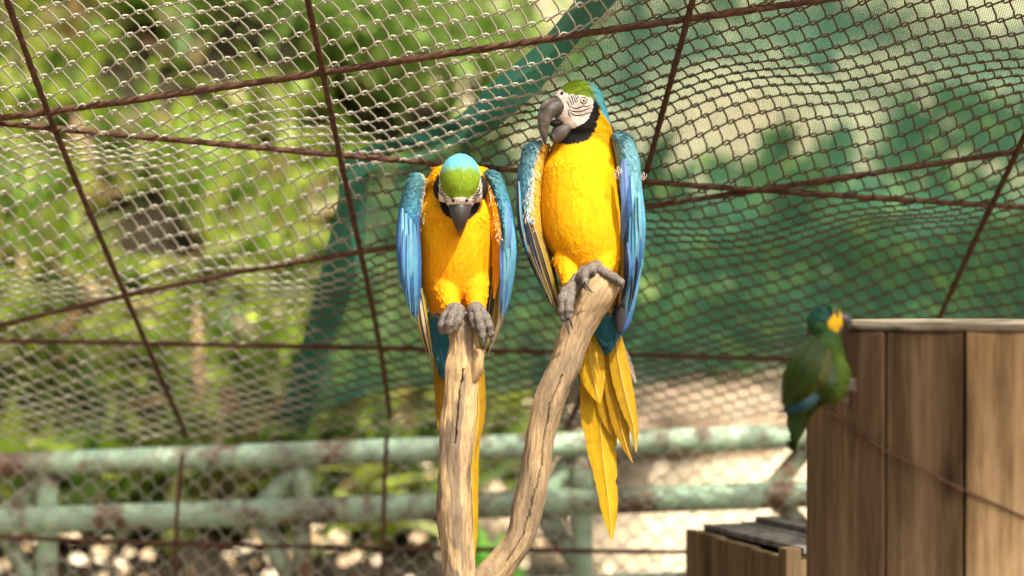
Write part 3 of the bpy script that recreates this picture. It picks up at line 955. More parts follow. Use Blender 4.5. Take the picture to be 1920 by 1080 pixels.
ZC = ([-60, -34, -22, -10, 4, 16, 30, 40, 60], [-40, -24, -3, 8, 14, 16, 17, 20, 24])       # crown's lower edge, z by x
XB = ([-60, -46, -40, -30, -18, -4, 8, 16, 40], [46, 34, 22, 8, -3, -9, -8, -3, 0])          # back edge of the bare cheek, x by z
def head_color(x, y, z, jit):
    n = len(x)
    zc = np.interp(x, *ZC) + 2.0 * jit
    xb = np.interp(z, *XB) + 1.5 * jit
    col = np.tile(YEL, (n, 1))
    crown = z > zc
    tq = sstep(0, -24, x + 5 * jit)[:, None]
    ccol = GRN[None] * (1 - tq) + TUR[None] * tq
    dark_front = sstep(30, 42, x)[:, None]
    ccol = ccol * (1 - 0.45 * dark_front)
    bw = np.interp(z, [-60, -40, -20, 0, 8, 14], [34, 30, 22, 11, 4, 0])
    black = (~crown) & (x > xb - bw + 2 * jit) & (x <= xb) & (z < 14)
    chin = (~crown) & (z < -40 + 2 * jit) & (x > 6)
    white = (~crown) & (x > xb) & (z > -43) & ~((np.abs(y) > 37) & (z < -10))
    puff = (~crown) & (np.abs(y) > 37) & (z < -8) & (z > -60)
    bib = (z < -36) & (z > -78 + 3 * jit) & (x > np.interp(z, [-80, -62, -46, -30], [26, 4, -8, -14]) + 3 * jit) & (np.abs(y) < 44)
    black = black | puff | bib
    white = white | ((x > 37) & (z < 27) & (z > -34))
    col[black | chin] = BLK
    nape = (z > zc - 14) & (x < -24) & (np.abs(y) < 24)
    col[nape] = TUR * 0.9
    col[crown] = ccol[crown]
    col[white] = WHI
    return col, white

def add_flakes(name, co, no, cols, keep, flow, count, L, wd, tilt, mat, parent, seed, lenf=None, kind='stuff', var=0.10):
    """many small overlapping feathers lying along flow on the surface, joined into one part"""
    r = np.random.default_rng(seed)
    idx = np.flatnonzero(keep)
    pick = r.choice(idx, size=min(count, len(idx)), replace=False)
    P = co[pick]; N = no[pick]; Cc = cols[pick]
    F = flow(P, pick)
    F = F + r.normal(0, 0.12, F.shape)
    F = F - N * np.sum(F * N, 1, keepdims=True)
    F /= np.linalg.norm(F, axis=1, keepdims=True) + 1e-9
    S = np.cross(N, F)
    sc = (lenf[pick] if lenf is not None else np.ones(len(pick))) * r.uniform(0.75, 1.25, len(pick))
    Ls = (L * sc)[:, None]; Ws = (wd * sc)[:, None]
    tl = np.tan(tilt) * r.uniform(0.4, 1.5, len(pick))[:, None]
    rows = [(0.0, 0.55, 0.0), (0.45, 1.0, 1.0), (0.85, 0.75, 1.0), (1.0, 0.12, 0.9)]
    V = []
    for t, w, c in rows:
        ctr = P + F * (Ls * t) + N * (Ls * t * tl * (1 - 0.45 * t) - 0.0008)
        V.append(ctr - S * (Ws * w * 0.5) - N * (Ws * w * 0.13))
        V.append(ctr + N * 0.0002)
        V.append(ctr + S * (Ws * w * 0.5) - N * (Ws * w * 0.13))
    V = np.stack(V, 1)                       # (n,12,3)
    n = len(pick)
    base = (np.arange(n) * 12)[:, None]
    q = []
    for i in range(3):
        a = i * 3
        q += [[a, a + 1, a + 4, a + 3], [a + 1, a + 2, a + 5, a + 4]]
    F4 = (base[:, None, :] + np.array(q)[None]).reshape(-1, 4)
    cc = Cc * (1 + r.normal(0, var, n))[:, None]
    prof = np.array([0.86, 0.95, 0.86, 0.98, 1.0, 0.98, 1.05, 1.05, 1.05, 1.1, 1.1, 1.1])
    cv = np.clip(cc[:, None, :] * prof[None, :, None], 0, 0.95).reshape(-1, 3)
    o = mesh_obj(name, V.reshape(-1, 3), F4, mat, parent, cols=cv)
    if kind: o['kind'] = kind
    return o

def feather(name, spine, widths, facing, cL, cR, cS, mat, parent, fold=0.12, n=26, notch=0):
    """long vaned feather: spine pts (world), half widths, facing normal; colours of the two vanes and the shaft"""
    P = cr([tuple(p) for p in spine], n)
    Wd = cr([(w,) for w in widths], n)[:, 0]
    V, Fc, Co = [], [], []
    fn = Vector(facing).normalized()
    rr = random.Random(hash(name) % 1000 + int(P[0][0] * 1e4))
    for i in range(n):
        T = Vector(P[min(i + 1, n - 1)] - P[max(i - 1, 0)]).normalized()
        S = T.cross(fn).normalized()
        N = S.cross(T)
        w = max(0.0004, Wd[i])
        jl = 1 + rr.uniform(-0.05, 0.05); jr = 1 + rr.uniform(-0.05, 0.05)
        if notch and rr.random() < notch: jl *= rr.uniform(0.72, 0.88)
        c = Vector(P[i])
        sh = 0.0012 + 0.02 * w
        V += [c - S * w * jl - N * w * fold, c - S * w * 0.5 - N * w * fold * 0.3, c - S * 0.0009, c + N * sh * 0.6, c + S * 0.0009, c + S * w * 0.5 - N * w * fold * 0.3, c + S * w * jr - N * w * fold]
        k = 1 + rr.uniform(-0.07, 0.07)
        Co += [cL * 0.9 * k, cL * k, cL * k, cS, cR * k, cR * k, cR * 0.88 * k]
    for i in range(n - 1):
        for j in range(6):
            a = i * 7 + j
            Fc.append((a, a + 1, a + 8, a + 7))
    return mesh_obj(name, V, Fc, mat, parent, cols=np.clip(np.array(Co), 0, 0.95))

def beak_upper(fr, mat, parent, kz=1.0, wds=(19, 18.5, 15.5, 10, 4.5, 0.8)):
    cul = cr([(36, 14), (49, 17), (64, 12), (76, 0), (82, -18), (82, -38), (76, -58 * kz), (70, -70 * kz)], 30)
    low = cr([(36, -20), (46, -21), (54, -22), (59, -27), (63, -36), (66, -46), (68, -58 * kz), (69, -69 * kz)], 30)
    wd = np.interp(np.linspace(0, 1, 30), [0, 0.2, 0.45, 0.7, 0.9, 1], wds)
    rings = []
    n = 24
    V, F = [], []
    for i in range(30):
        c = (cul[i] + low[i]) / 2; h = (cul[i] - low[i]) / 2
        for j in range(n):
            a = 2 * math.pi * j / n
            ca, sa = math.cos(a), math.sin(a)
            # keel: narrow at the culmen, full lower down
            w = wd[i] * (abs(sa) ** 0.85) * (1 - 0.30 * max(0, ca)) * (1 if sa >= 0 else -1)
            V.append(HP(fr, c[0] + h[0] * ca, w, c[1] + h[1] * ca))
    for i in range(29):
        for j in range(n):
            k = (j + 1) % n
            F.append((i * n + j, i * n + k, (i + 1) * n + k, (i + 1) * n + j))
    F.append(tuple(range(n))); F.append(tuple(29 * n + j for j in range(n - 1, -1, -1)))
    return mesh_obj('upper_beak', V, F, mat, parent)
def beak_lower(fr, mat, parent, gap=0.0):
    top = cr([(30, -26), (40, -30), (50, -37), (58, -48 - gap)], 16)
    bot = cr([(24, -48), (36, -62), (49, -66), (58, -58 - gap)], 16)
    wd = np.interp(np.linspace(0, 1, 16), [0, 0.4, 0.75, 1], [18, 17, 12, 6])
    V, F = [], []
    n = 18
    for i in range(16):
        c = (top[i] + bot[i]) / 2; h = (top[i] - bot[i]) / 2
        for j in range(n):
            a = 2 * math.pi * j / n
            V.append(HP(fr, c[0] + h[0] * math.cos(a), wd[i] * math.sin(a), c[1] + h[1] * math.cos(a)))
    for i in range(15):
        for j in range(n):
            k = (j + 1) % n
            F.append((i * n + j, i * n + k, (i + 1) * n + k, (i + 1) * n + j))
    F.append(tuple(range(n))); F.append(tuple(15 * n + j for j in range(n - 1, -1, -1)))
    return mesh_obj('lower_beak', V, F, mat, parent)

def surf(bvh, fr, x, z, side, lift=0.0):
    """point on the head's side surface at local (x, z)"""
    c, f, l, u, s = fr
    o = HP(fr, x, 90 * side, z)
    d = -l * side
    hit = bvh.ray_cast(o, d)
    if hit[0] is None: return None, None
    nrm = hit[1]
    if nrm.dot(d) > 0: nrm = -nrm
    return hit[0] + nrm * lift, nrm

FACE_LINES = [
    [(34, -3), (26, -7), (18, -6), (12, -3), (4, -4), (-4, -1)],
    [(35, -9), (27, -12), (16, -12), (6, -9), (-5, -6)],
    [(33, -13), (26, -18), (14, -19), (4, -16), (-5, -14)],
    [(37, 6), (35, 1), (34, -4)], [(33, 12), (31, 5), (30, -2)], [(30, 16), (28, 8), (27, 0)],
    [(27, 15), (25, 9), (23, 2)], [(24, 15), (22, 10), (21, 4)], [(20, 15), (19.5, 12), (19, 9)],
    [(36, -10), (34, -17), (31, -21)],  [(-2, 8), (-6, 4)],
]
def face(fr, bvh, root):
    for side in (1, -1):
        parts = []
        for ln in FACE_LINES:
            q = cr(ln, 12) if len(ln) > 2 else np.array(ln)
            pts = []
            for x, z in q:
                p, n = surf(bvh, fr, x, z, side, 0.0002)
                if p is not None: pts.append(p)
            if len(pts) > 2:
                rad = [0.00075 * fr[4] * (0.5 + 0.7 * math.sin(math.pi * (i + 0.6) / len(pts))) for i in range(len(pts))]
                parts.append(tube(pts, rad, 6))
        if parts:
            v, f = merge(parts)
            mesh_obj('face_feather_lines', v, f, M['black_feather'], root)
        # eye: pale iris with a black pupil inside a skin ring
        p, n = surf(bvh, fr, 11, 6, side, 0.0)
        if p is None: continue
        a1 = n.cross(fr[3]).normalized(); a2 = n.cross(a1)
        k = 0.001 * fr[4]
        v, f = ellipsoid(p, [a1 * 4.7 * k, a2 * 4.3 * k, n * 2.2 * k], 24, 12)
        eye = mesh_obj('eye', v, f, M['iris'], root)
        v, f = ellipsoid(p + n * 1.0 * k, [a1 * 2.7 * k, a2 * 2.7 * k, n * 1.5 * k], 18, 10)
        mesh_obj('pupil', v, f, M['pupil'], eye)
        ring = [p + a1 * (math.cos(t) * 6.4 * k) + a2 * (math.sin(t) * 5.8 * k) + n * 0.2 * k for t in np.linspace(0, 2 * math.pi, 25)]
        v, f = tube(ring, 0.0005 * fr[4], 6)
        mesh_obj('eye_ring', v, f, M['black_feather'], eye)
        # nostril
    for side in (1, -1):
        c, f_, l, u, s = fr
        o = HP(fr, 90, 11.5 * side, 20)
        hit = bvh.ray_cast(o, -f_)
        if hit[0] is not None:
            n = hit[1]
            if n.dot(f_) < 0: n = -n
            a1 = n.cross(u).normalized(); a2 = n.cross(a1)
            k = 0.001 * s
            v, f = ellipsoid(hit[0] + n * 0.1 * k, [a1 * 3.0 * k, a2 * 3.6 * k, n * 1.0 * k], 14, 8)
            mesh_obj('nostril', v, f, M['mouth'], root)

def toe(name, pxs, r0, r1, parent, claw=None, n=26, Ynear=None):
    """scaly toe along (px,py,Y) points with knuckle swellings; optional claw points"""
    P = [W(*q) for q in cr(pxs, n)]
    rad = []
    for i in range(n):
        t = i / (n - 1)
        rad.append((r0 + (r1 - r0) * t) * (1 + 0.10 * math.cos(t * 2 * math.pi * 3.5)))
    rad[0] *= 0.8; rad[-1] *= 0.55; rad[-2] *= 0.85
    v, f = tube(P, rad, 12)
    o = mesh_obj(name, v, f, M['scaly'], parent)
    if claw:
        Q = [W(*q) for q in cr(claw, 12)]
        v, f = tube(Q, list(np.linspace(0.0036, 0.0006, 12)), 8)
        mesh_obj('claw', v, f, M['claw'], parent)
    return o

def wing(root, outer, inner, Yc, dmax, cols, seed, under=None, flights=(), covert_end=0.62):
    """folded wing seen along its leading edge. outer/inner: px outlines top to bottom; closed loft plus feathers"""
    n = 46
    O = cr(outer, n); I = cr(inner, n)
    w = empty('wing', W((O[0][0] + I[0][0]) / 2, O[0][1], Yc)); w.parent = root; w.location -= root.location
    keys = []
    V, F, COL = [], [], []
    ns = 30
    for i in range(n):
        t = i / (n - 1)
        dep = dmax * float(np.interp(t, [0, 0.05, 0.15, 0.5, 0.8, 1], [0.12, 0.45, 0.8, 1.0, 0.55, 0.10]))
        yc = Yc + dep * 0.55 + 0.02 * t
        po, pi_ = W(O[i][0], O[i][1], yc), W(I[i][0], I[i][1], yc)
        c = (po + pi_) / 2; a1 = (po - pi_) / 2
        for j in range(ns):
            a = 2 * math.pi * j / ns
            V.append(c + a1 * math.cos(a) + Vector((0, -1, 0)) * (dep * math.sin(a)))
            x = math.cos(a)                     # +1 outer edge, -1 inner edge
            COL.append(cols(t, x, math.sin(a)))
    for i in range(n - 1):
        for j in range(ns):
            k = (j + 1) % ns
            F.append((i * ns + j, i * ns + k, (i + 1) * ns + k, (i + 1) * ns + j))
    F.append(tuple(range(ns - 1, -1, -1))); F.append(tuple((n - 1) * ns + j for j in range(ns)))
    COL = np.array(COL)
    o = mesh_obj('wing_surface', V, F, M['plumage'], w, cols=COL)
    # wing coverts as many small feathers
    me = o.data
    co = np.array([v.co[:] for v in me.vertices]); no = np.array([v.normal[:] for v in me.vertices])
    ctr = co.reshape(n, ns, 3).mean(1, keepdims=True)
    if np.mean(np.sum((co.reshape(n, ns, 3) - ctr) * no.reshape(n, ns, 3), -1)) < 0: no = -no
    # densify sample points on the front half
    rr = np.random.default_rng(seed)
    pi_, ti_ = rr.uniform(0, ns, 5200), rr.uniform(0, (n - 1) * covert_end, 5200)
    i0 = ti_.astype(int); fi = (ti_ - i0)[:, None]; j0 = pi_.astype(int); fj = (pi_ - j0)[:, None]
    def at(A, i, j): return A[i * ns + (j % ns)]
    def bil(A): return (at(A, i0, j0) * (1 - fj) + at(A, i0, j0 + 1) * fj) * (1 - fi) + (at(A, i0 + 1, j0) * (1 - fj) + at(A, i0 + 1, j0 + 1) * fj) * fi
    cp_, cn_, cc_ = bil(co), bil(no), bil(COL)
    cn_ /= np.linalg.norm(cn_, axis=1, keepdims=True) + 1e-9
    axis = np.array(W(*O[-1], Yc)) - np.array(W(*O[4], Yc)); axis /= np.linalg.norm(axis)
    keep = cn_[:, 1] < 0.35
    lf = 0.7 + 0.8 * (i0 / n)
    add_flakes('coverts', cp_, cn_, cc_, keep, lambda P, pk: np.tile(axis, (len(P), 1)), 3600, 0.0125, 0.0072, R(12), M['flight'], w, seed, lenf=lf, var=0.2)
    for sp, wd, cL, cR, cS in flights:
        feather('flight_feather', [W(*q) for q in sp], [x * 0.001 for x in wd], (0.0, -1, 0.1), cL, cR, cS, M['flight'], w)
    return w

def body_color(co, no, torso_y, fr, teal_row, jit, warm=0.0):
    """plumage by place on the body: yellow front, blue back, teal vent, patterned head"""
    Y = co[:, 1]; z = co[:, 2]
    d = (co - np.array([0, 0, EYE])) / Y[:, None]
    py = 480 - d[:, 2] * FPX
    px = 960 + d[:, 0] * FPX
    n = len(co)
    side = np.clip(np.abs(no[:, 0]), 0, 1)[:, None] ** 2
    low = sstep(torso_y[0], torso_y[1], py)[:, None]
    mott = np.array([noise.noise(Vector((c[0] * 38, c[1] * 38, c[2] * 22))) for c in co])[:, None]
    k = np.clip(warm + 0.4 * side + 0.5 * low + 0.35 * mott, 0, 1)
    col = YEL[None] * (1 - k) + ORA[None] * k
    back = no[:, 1] > 0.45 + 0.1 * jit
    col[back] = BLU
    tl = sstep(teal_row - 8, teal_row + 8, py + 10 * jit)[:, None]
    col = col * (1 - tl) + TEAL[None] * tl
    hx, hy, hz = head_local(fr, co)
    hc, white = head_color(hx, hy, hz, jit)
    inhead = (hx ** 2 / 62 ** 2 + hy ** 2 / 50 ** 2 + (hz + 14) ** 2 / 66 ** 2) < 1
    inhead &= ~((hc == YEL[None]).all(1) & back)
    col[inhead] = hc[inhead]
    return col, white & inhead, inhead, px, py

def macaw(name, label, torso, Y0, fr, extra, teal_row, low_rows, beak_m, seed, gap=0.0, kz=1.0, wds=(20.5, 18, 11, 6, 2.4, 0.5), warm=0.0, ruff=17):
    root = empty(name, W(torso[-3][1], torso[-3][0], Y0))
    tag(root, label, 'macaw')
    rows = cr(torso, 60)
    rings = [(W(q[1], q[0], Y0 + q[4]), Vector((q[2] * 0.001, 0, 0)), Vector((0, q[3] * 0.001, 0))) for q in rows]
    parts = [ringloft(rings, 32)] + head_parts(fr, ruff) + extra
    me, co, no = remesh(parts, 0.0024, 14)
    r = np.random.default_rng(seed)
    jit = np.array([noise.noise(Vector(c) * 130.0) for c in co]) * 1.6
    col, white, inhead, px, py = body_color(co, no, low_rows, fr, teal_row, jit, warm)
    set_cols(me, col)
    me.polygons.foreach_set('use_smooth', [True] * len(me.polygons))
    link_mesh('body', me, M['plumage'], root)
    bvh = BVHTree.FromPolygons([Vector(c) for c in co], [tuple(p.vertices) for p in me.polygons])
    # body feathers
    keep = (~inhead) & (no[:, 1] < 0.5)
    hx, hy, hz = head_local(fr, co)
    keep &= ~((hx > 34) & (np.abs(hy) < 24) & (hz > -60) & (hz < 30))
    lf = 0.55 + 0.6 * sstep(low_rows[0] - 150, low_rows[0], py)
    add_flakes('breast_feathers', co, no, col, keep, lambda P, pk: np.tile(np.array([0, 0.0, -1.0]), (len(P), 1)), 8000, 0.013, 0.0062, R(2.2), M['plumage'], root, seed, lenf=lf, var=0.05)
    keep = inhead & ~white & (hx < 38)
    fdir = -np.array(fr[1]) - 0.35 * np.array(fr[3])
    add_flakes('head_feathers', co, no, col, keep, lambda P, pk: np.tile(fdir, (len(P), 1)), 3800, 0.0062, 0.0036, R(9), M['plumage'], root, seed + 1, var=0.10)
    beak_upper(fr, beak_m, root, kz, wds)
    beak_lower(fr, beak_m, root, gap)
    face(fr, bvh, root)
    return root, bvh

# ---------------------------------------------------------------- upright macaw
YR = 4.565
tR = [(195, 1102, 34, 32, -0.002), (222, 1099, 44, 42, -0.002), (252, 1096, 54, 50, 0), (280, 1092, 60, 58, 0), (310, 1087, 70, 70, 0), (360, 1087, 76, 78, 0), (410, 1090, 79, 82, 0),
      (450, 1096, 77, 80, 0), (490, 1106, 66, 70, 0), (520, 1113, 54, 60, 0.004), (550, 1119, 42, 48, 0.012), (590, 1128, 32, 36, 0.022), (625, 1136, 24, 26, 0.03), (655, 1140, 14, 16, 0.036)]
frR = head_frame(W(1085, 197, 4.545), (-0.86, -0.50, -0.04), (0.0, 0.0, 1), 1.08)
thigh = []
for (x0, y0, x1, y1, rr_) in ((1060, 480, 1070, 532, 26), (1138, 470, 1130, 502, 28)):
    a, b = W(x0, y0, 4.535), W(x1, y1, 4.50)
    thigh.append(tube([a.lerp(b, k / 6) for k in range(7)], [rr_ * 0.001 * (1 - 0.45 * (k / 6)) for k in range(7)], 14))
macR, bvhR = macaw('macaw', 'blue and yellow macaw perched upright with its head turned and beak parted', tR, YR, frR, thigh, 574, (330, 520), M['beak_dusty'], 21, gap=3, wds=(19, 18.5, 15.5, 10, 4.5, 0.8))
# dark mouth and pale cutting edge
v, f = ellipsoid(HP(frR, 46, 0, -31), [frR[1] * 0.015, frR[2] * 0.0125, frR[3] * 0.007], 18, 10)
mesh_obj('tongue', v, f, M['mouth'], macR)

WT = lin(0.13, 0.29, 0.33); WB = lin(0.09, 0.31, 0.47); WD = lin(0.05, 0.13, 0.34); WK = lin(0.012, 0.017, 0.028); CRM = lin(0.66, 0.52, 0.30); OLV = lin(0.22, 0.145, 0.02); BRN = lin(0.065, 0.045, 0.018)
def mixc(a, b, t):
    t = float(np.clip(t, 0, 1)); return a * (1 - t) + b * t
def colR_right(t, x, s):
    c = mixc(WT * 1.1, lin(0.15, 0.40, 0.47), (t - 0.15) / 0.3)
    c = mixc(c, WD, (t - 0.60) / 0.25)
    if x < -0.55: c = mixc(c, lin(0.16, 0.22, 0.45), 0.6 * (0.2 < t < 0.6))
    if t > 0.72 and x < 0.35: c = mixc(c, BRN, 0.85)
    if x < -0.86: c = mixc(c, CRM, 0.6 * (t < 0.35))
    return c
def colR_left(t, x, s):
    c = mixc(WT * 0.95, WB, (t - 0.2) / 0.3)
    if x < -0.15 and t < 0.66: c = mixc(c, lin(0.60, 0.34, 0.02), 0.95)
    elif x < 0.05 and t < 0.6: c = mixc(c, CRM, 0.45)
    c = mixc(c, WK if x > 0.35 else BRN, (t - 0.52) / 0.2)
    if t > 0.62 and x < 0.25: c = mixc(c, OLV, 0.7)
    return c
def colL_left(t, x, s):
    c = mixc(lin(0.075, 0.21, 0.23), lin(0.065, 0.28, 0.47), (t - 0.15) / 0.25)
    c = mixc(c, WD, (t - 0.74) / 0.2)
    if x < -0.3: c = mixc(c, WD, 0.55 * (0.3 < t))
    if x < -0.85: c = mixc(c, CRM, 0.8)
    return c
def colL_right(t, x, s):
    c = mixc(lin(0.075, 0.21, 0.23), lin(0.08, 0.31, 0.47), (t - 0.15) / 0.25)
    c = mixc(c, WD, (t - 0.72) / 0.2)
    if x < -0.55: c = mixc(c, CRM if t < 0.45 else WK, 0.75)
    return c
LB = lin(0.17, 0.43, 0.53); SHB = lin(0.25, 0.42, 0.55)
# image-right wing of the upright macaw
flR = []
for k, (x0, y0, x1, y1, wd, cL, cR) in enumerate([
        (1172, 380, 1160, 622, 9, BRN, OLV), (1178, 370, 1168, 624, 9, BRN, WK), (1170, 300, 1166, 455, 9, lin(0.14, 0.24, 0.5), lin(0.11, 0.2, 0.42)),
        (1182, 330, 1176, 470, 8, LB, WD), (1184, 400, 1173, 605, 6, WK, WB), (1190, 385, 1180, 590, 6, WK, WB), (1195, 370, 1188, 560, 6, WD, LB), (1200, 350, 1197, 520, 6, WB, LB * 1.1), (1176, 455, 1172, 560, 6, WD, WK)]):
    Y_ = 4.50 - 0.004 * k + (0.03 if k < 2 else 0)
    mx, my = (x0 + x1) / 2 + 6, (y0 + y1) / 2
    flR.append(([(x0, y0, Y_ - 0.002), (mx, my, Y_ - 0.008), (x1, y1, Y_ + 0.022)], [wd * 0.5, wd, wd, wd * 0.8, 0.6], cL, cR, SHB * 0.6))
wing(macR, [(1163, 246), (1184, 258), (1197, 295), (1203, 350), (1208, 420), (1205, 490), (1194, 560), (1180, 610), (1167, 626)],
     [(1155, 248), (1148, 262), (1155, 310), (1160, 360), (1165, 420), (1168, 480), (1160, 545), (1152, 595), (1155, 622)], 4.525, 0.045, colR_right, 31, flights=flR)
# image-left wing: underwing lining shows yellow along the body
flL = []
for k, (x0, y0, xm, ym, x1, y1, wd, cL, cR) in enumerate([
        (1000, 420, 1022, 490, 1052, 590, 8, OLV * 1.5, BRN), (992, 420, 1012, 490, 1046, 588, 7, BRN, OLV * 1.7), (985, 410, 1002, 480, 1040, 580, 6, WK, OLV),
        (979, 390, 994, 470, 1034, 570, 5, WK, BRN), (974, 360, 986, 450, 1022, 550, 4, WK, WB), (972, 340, 979, 430, 1008, 520, 4, WB, WK)]):
    Y_ = 4.515 - 0.003 * k
    flL.append(([(x0, y0, Y_), (xm, ym, Y_ - 0.004), (x1, y1, Y_ + 0.02)], [wd * 0.5, wd, wd, wd * 0.7, 0.6], cL, cR, CRM * 0.7))
wing(macR, [(1006, 264), (984, 275), (972, 320), (969, 380), (976, 440), (996, 500), (1022, 552), (1046, 592)],
     [(1014, 266), (1027, 276), (1020, 320), (1016, 380), (1022, 430), (1034, 480), (1048, 540), (1054, 590)], 4.53, 0.045, colR_left, 33, flights=flL, covert_end=0.55)
def fray(parent, line, n, L, seed, Y_, col=(0.70, 0.60, 0.42)):
    r = random.Random(seed)
    q = cr(line, 40)
    Lq = Leaves()
    for _ in range(n):
        x, y = q[r.randrange(40)]
        b = W(x + r.gauss(0, 4), y + r.gauss(0, 3), Y_)
        a = r.gauss(-1.6, 0.7)
        Lq.add(b, Vector((math.cos(a), -0.5, math.sin(a))), Vector((0.2, -1, 0.3)), L * r.uniform(0.5, 1.3), 0.0008, 0.5, tuple(c * r.uniform(0.7, 1.15) for c in col), 3)
    o = Lq.build('frayed_down', M['flight'], parent)
    o['kind'] = 'stuff'
fray(macR, [(1004, 320), (994, 350), (988, 390), (990, 410)], 60, 0.011, 1, 4.487)
fray(macR, [(1012, 290), (1003, 330), (998, 380), (1004, 425)], 60, 0.011, 2, 4.49, (0.72, 0.45, 0.06))
fray(macR, [(1158, 312), (1163, 318), (1156, 326)], 24, 0.007, 3, 4.478)
fray(macR, [(1204, 328), (1209, 332)], 12, 0.007, 4, 4.51)
# tail of the upright macaw
tailR = empty('tail', W(1135, 640, 4.60)); tailR.parent = macR; tailR.location -= macR.location
TY = lin(0.56, 0.335, 0.012); TO = lin(0.40, 0.215, 0.008); TS = lin(0.74, 0.58, 0.22); GRY = lin(0.22, 0.17, 0.13)
def tf(sp, wd, cL, cR, notch=0, cS=TS, nm='tail_feather'):
    return feather(nm, [W(*q) for q in sp], [x * 0.001 for x in wd], (0, -1, 0), cL, cR, cS, M['flight'], tailR, fold=0.10, n=40, notch=notch)
tf([(1100, 600, 4.622), (1098, 690, 4.626), (1104, 760, 4.624)], [10, 20, 18, 10, 3], TO * 0.7, TO * 0.6)
tf([(1116, 600, 4.612), (1120, 690, 4.616), (1125, 780, 4.612), (1130, 850, 4.610), (1137, 905, 4.606), (1143, 960, 4.603), (1147, 1012, 4.600)], [20, 34, 36, 27, 21, 15, 2], TY, TY * 1.05, notch=0.06)
tf([(1140, 600, 4.606), (1140, 700, 4.606), (1143, 770, 4.604), (1147, 815, 4.602)], [10, 22, 24, 18, 3], TO * 1.1, TO)
tf([(1112, 595, 4.594), (1106, 660, 4.590), (1114, 715, 4.588), (1124, 754, 4.586)], [10, 24, 26, 18, 4], TY * 0.92, TY)
tf([(1145, 605, 4.600), (1152, 700, 4.597), (1161, 780, 4.594), (1173, 832, 4.592), (1186, 868, 4.590)], [12, 20, 18, 9, 1], TO, TO * 0.95)
tf([(1150, 600, 4.590), (1160, 680, 4.586), (1175, 750, 4.582), (1188, 800, 4.580), (1193, 848, 4.580)], [8, 18, 16, 9, 1], TY * 0.85, TY * 0.8, cS=CRM)
tf([(1160, 640, 4.606), (1176, 680, 4.602), (1192, 718, 4.598)], [5, 9, 8, 3], GRY, GRY * 0.8, notch=0.35, cS=CRM)
for q in ([(1118, 560), (1122, 610), (1126, 640)], [(1136, 560), (1140, 615), (1146, 660)], [(1150, 575), (1155, 615), (1153, 645)], [(1128, 575), (1133, 625), (1136, 652)]):
    feather('tail_covert', [W(x, y, 4.578) for x, y in q], [0.008, 0.013, 0.010, 0.001], (0, -1, 0.2), TEAL * 1.5, TEAL * 1.2, TEAL, M['flight'], tailR)

# feet of the upright macaw
footA = empty('foot', W(1066, 560, 4.47)); footA.parent = macR; footA.location -= macR.location
v, f = tube([W(*q) for q in cr([(1084, 522, 4.492), (1074, 538, 4.474), (1064, 552, 4.462)], 10)], [0.013, 0.012, 0.0125, 0.013, 0.013, 0.0135, 0.014, 0.014, 0.014, 0.012], 14)
mesh_obj('shank', v, f, M['scaly'], footA)
toe('toe', [(1062, 545, 4.464), (1056, 565, 4.452), (1057, 588, 4.450), (1061, 602, 4.452)], 0.0125, 0.0085, footA, [(1060, 598, 4.446), (1064, 615, 4.442), (1068, 628, 4.446)])
toe('toe', [(1070, 548, 4.462), (1067, 568, 4.446), (1066, 586, 4.443), (1067, 596, 4.446)], 0.011, 0.008, footA, [(1068, 592, 4.440), (1071, 606, 4.437), (1074, 618, 4.443)])
toe('toe', [(1062, 548, 4.470), (1070, 560, 4.52), (1082, 575, 4.545)], 0.010, 0.007, footA)
footB = empty('foot', W(1118, 508, 4.47)); footB.parent = macR; footB.location -= macR.location
v, f = tube([W(*q) for q in cr([(1120, 500, 4.50), (1112, 504, 4.484), (1104, 510, 4.470)], 10)], 0.0135, 14)
mesh_obj('shank', v, f, M['scaly'], footB)
toe('toe', [(1110, 506, 4.472), (1098, 510, 4.458), (1096, 524, 4.448), (1100, 532, 4.447)], 0.0095, 0.0075, footB, [(1098, 528, 4.441), (1104, 542, 4.437), (1113, 549, 4.440)])
toe('toe', [(1104, 506, 4.480), (1092, 508, 4.470), (1089, 519, 4.462), (1092, 528, 4.460)], 0.009, 0.007, footB, [(1091, 525, 4.453), (1095, 538, 4.449), (1102, 546, 4.452)])
toe('toe', [(1124, 506, 4.478), (1138, 514, 4.466), (1156, 523, 4.462), (1168, 534, 4.468)], 0.0095, 0.0078, footB, [(1167, 532, 4.462), (1166, 542, 4.464), (1162, 548, 4.47)])
toe('toe', [(1124, 505, 4.486), (1140, 512, 4.492), (1154, 522, 4.500)], 0.009, 0.007, footB)

# ---------------------------------------------------------------- bowed macaw
YL = 4.575
tL = [(312, 862, 46, 38, 0.012), (335, 862, 62, 50, 0.014), (365, 861, 70, 62, 0.010), (400, 859, 73, 76, 0), (440, 858, 73, 80, 0), (480, 857, 71, 79, 0), (515, 857, 69, 74, 0), (545, 857, 63, 66, 0),
      (572, 854, 52, 54, 0.004), (595, 846, 40, 42, 0.012), (630, 836, 30, 30, 0.026), (665, 834, 21, 20, 0.036), (700, 834, 12, 12, 0.042)]
frL = head_frame(W(863, 341, 4.468), (0.0, -0.30, -0.95), (0.0, -0.95, 0.30), 1.09)
thigh = [ellipsoid(W(862, 338, 4.548), [Vector((0.056, 0, 0)), Vector((0, 0.05, 0)), Vector((0, 0, 0.036))])]
for (x0, y0, x1, y1, rr_) in ((832, 525, 848, 578, 30), (890, 525, 895, 576, 29)):
    a, b = W(x0, y0, 4.54), W(x1, y1, 4.495)
    thigh.append(tube([a.lerp(b, k / 6) for k in range(7)], [rr_ * 0.001 * (1 - 0.5 * (k / 6)) for k in range(7)], 14))
macL, bvhL = macaw('macaw', 'blue and yellow macaw bowing its head so the green crown faces forward', tL, YL, frL, thigh, 586, (380, 560), M['beak'], 22, kz=1.12, warm=0.35, ruff=27)

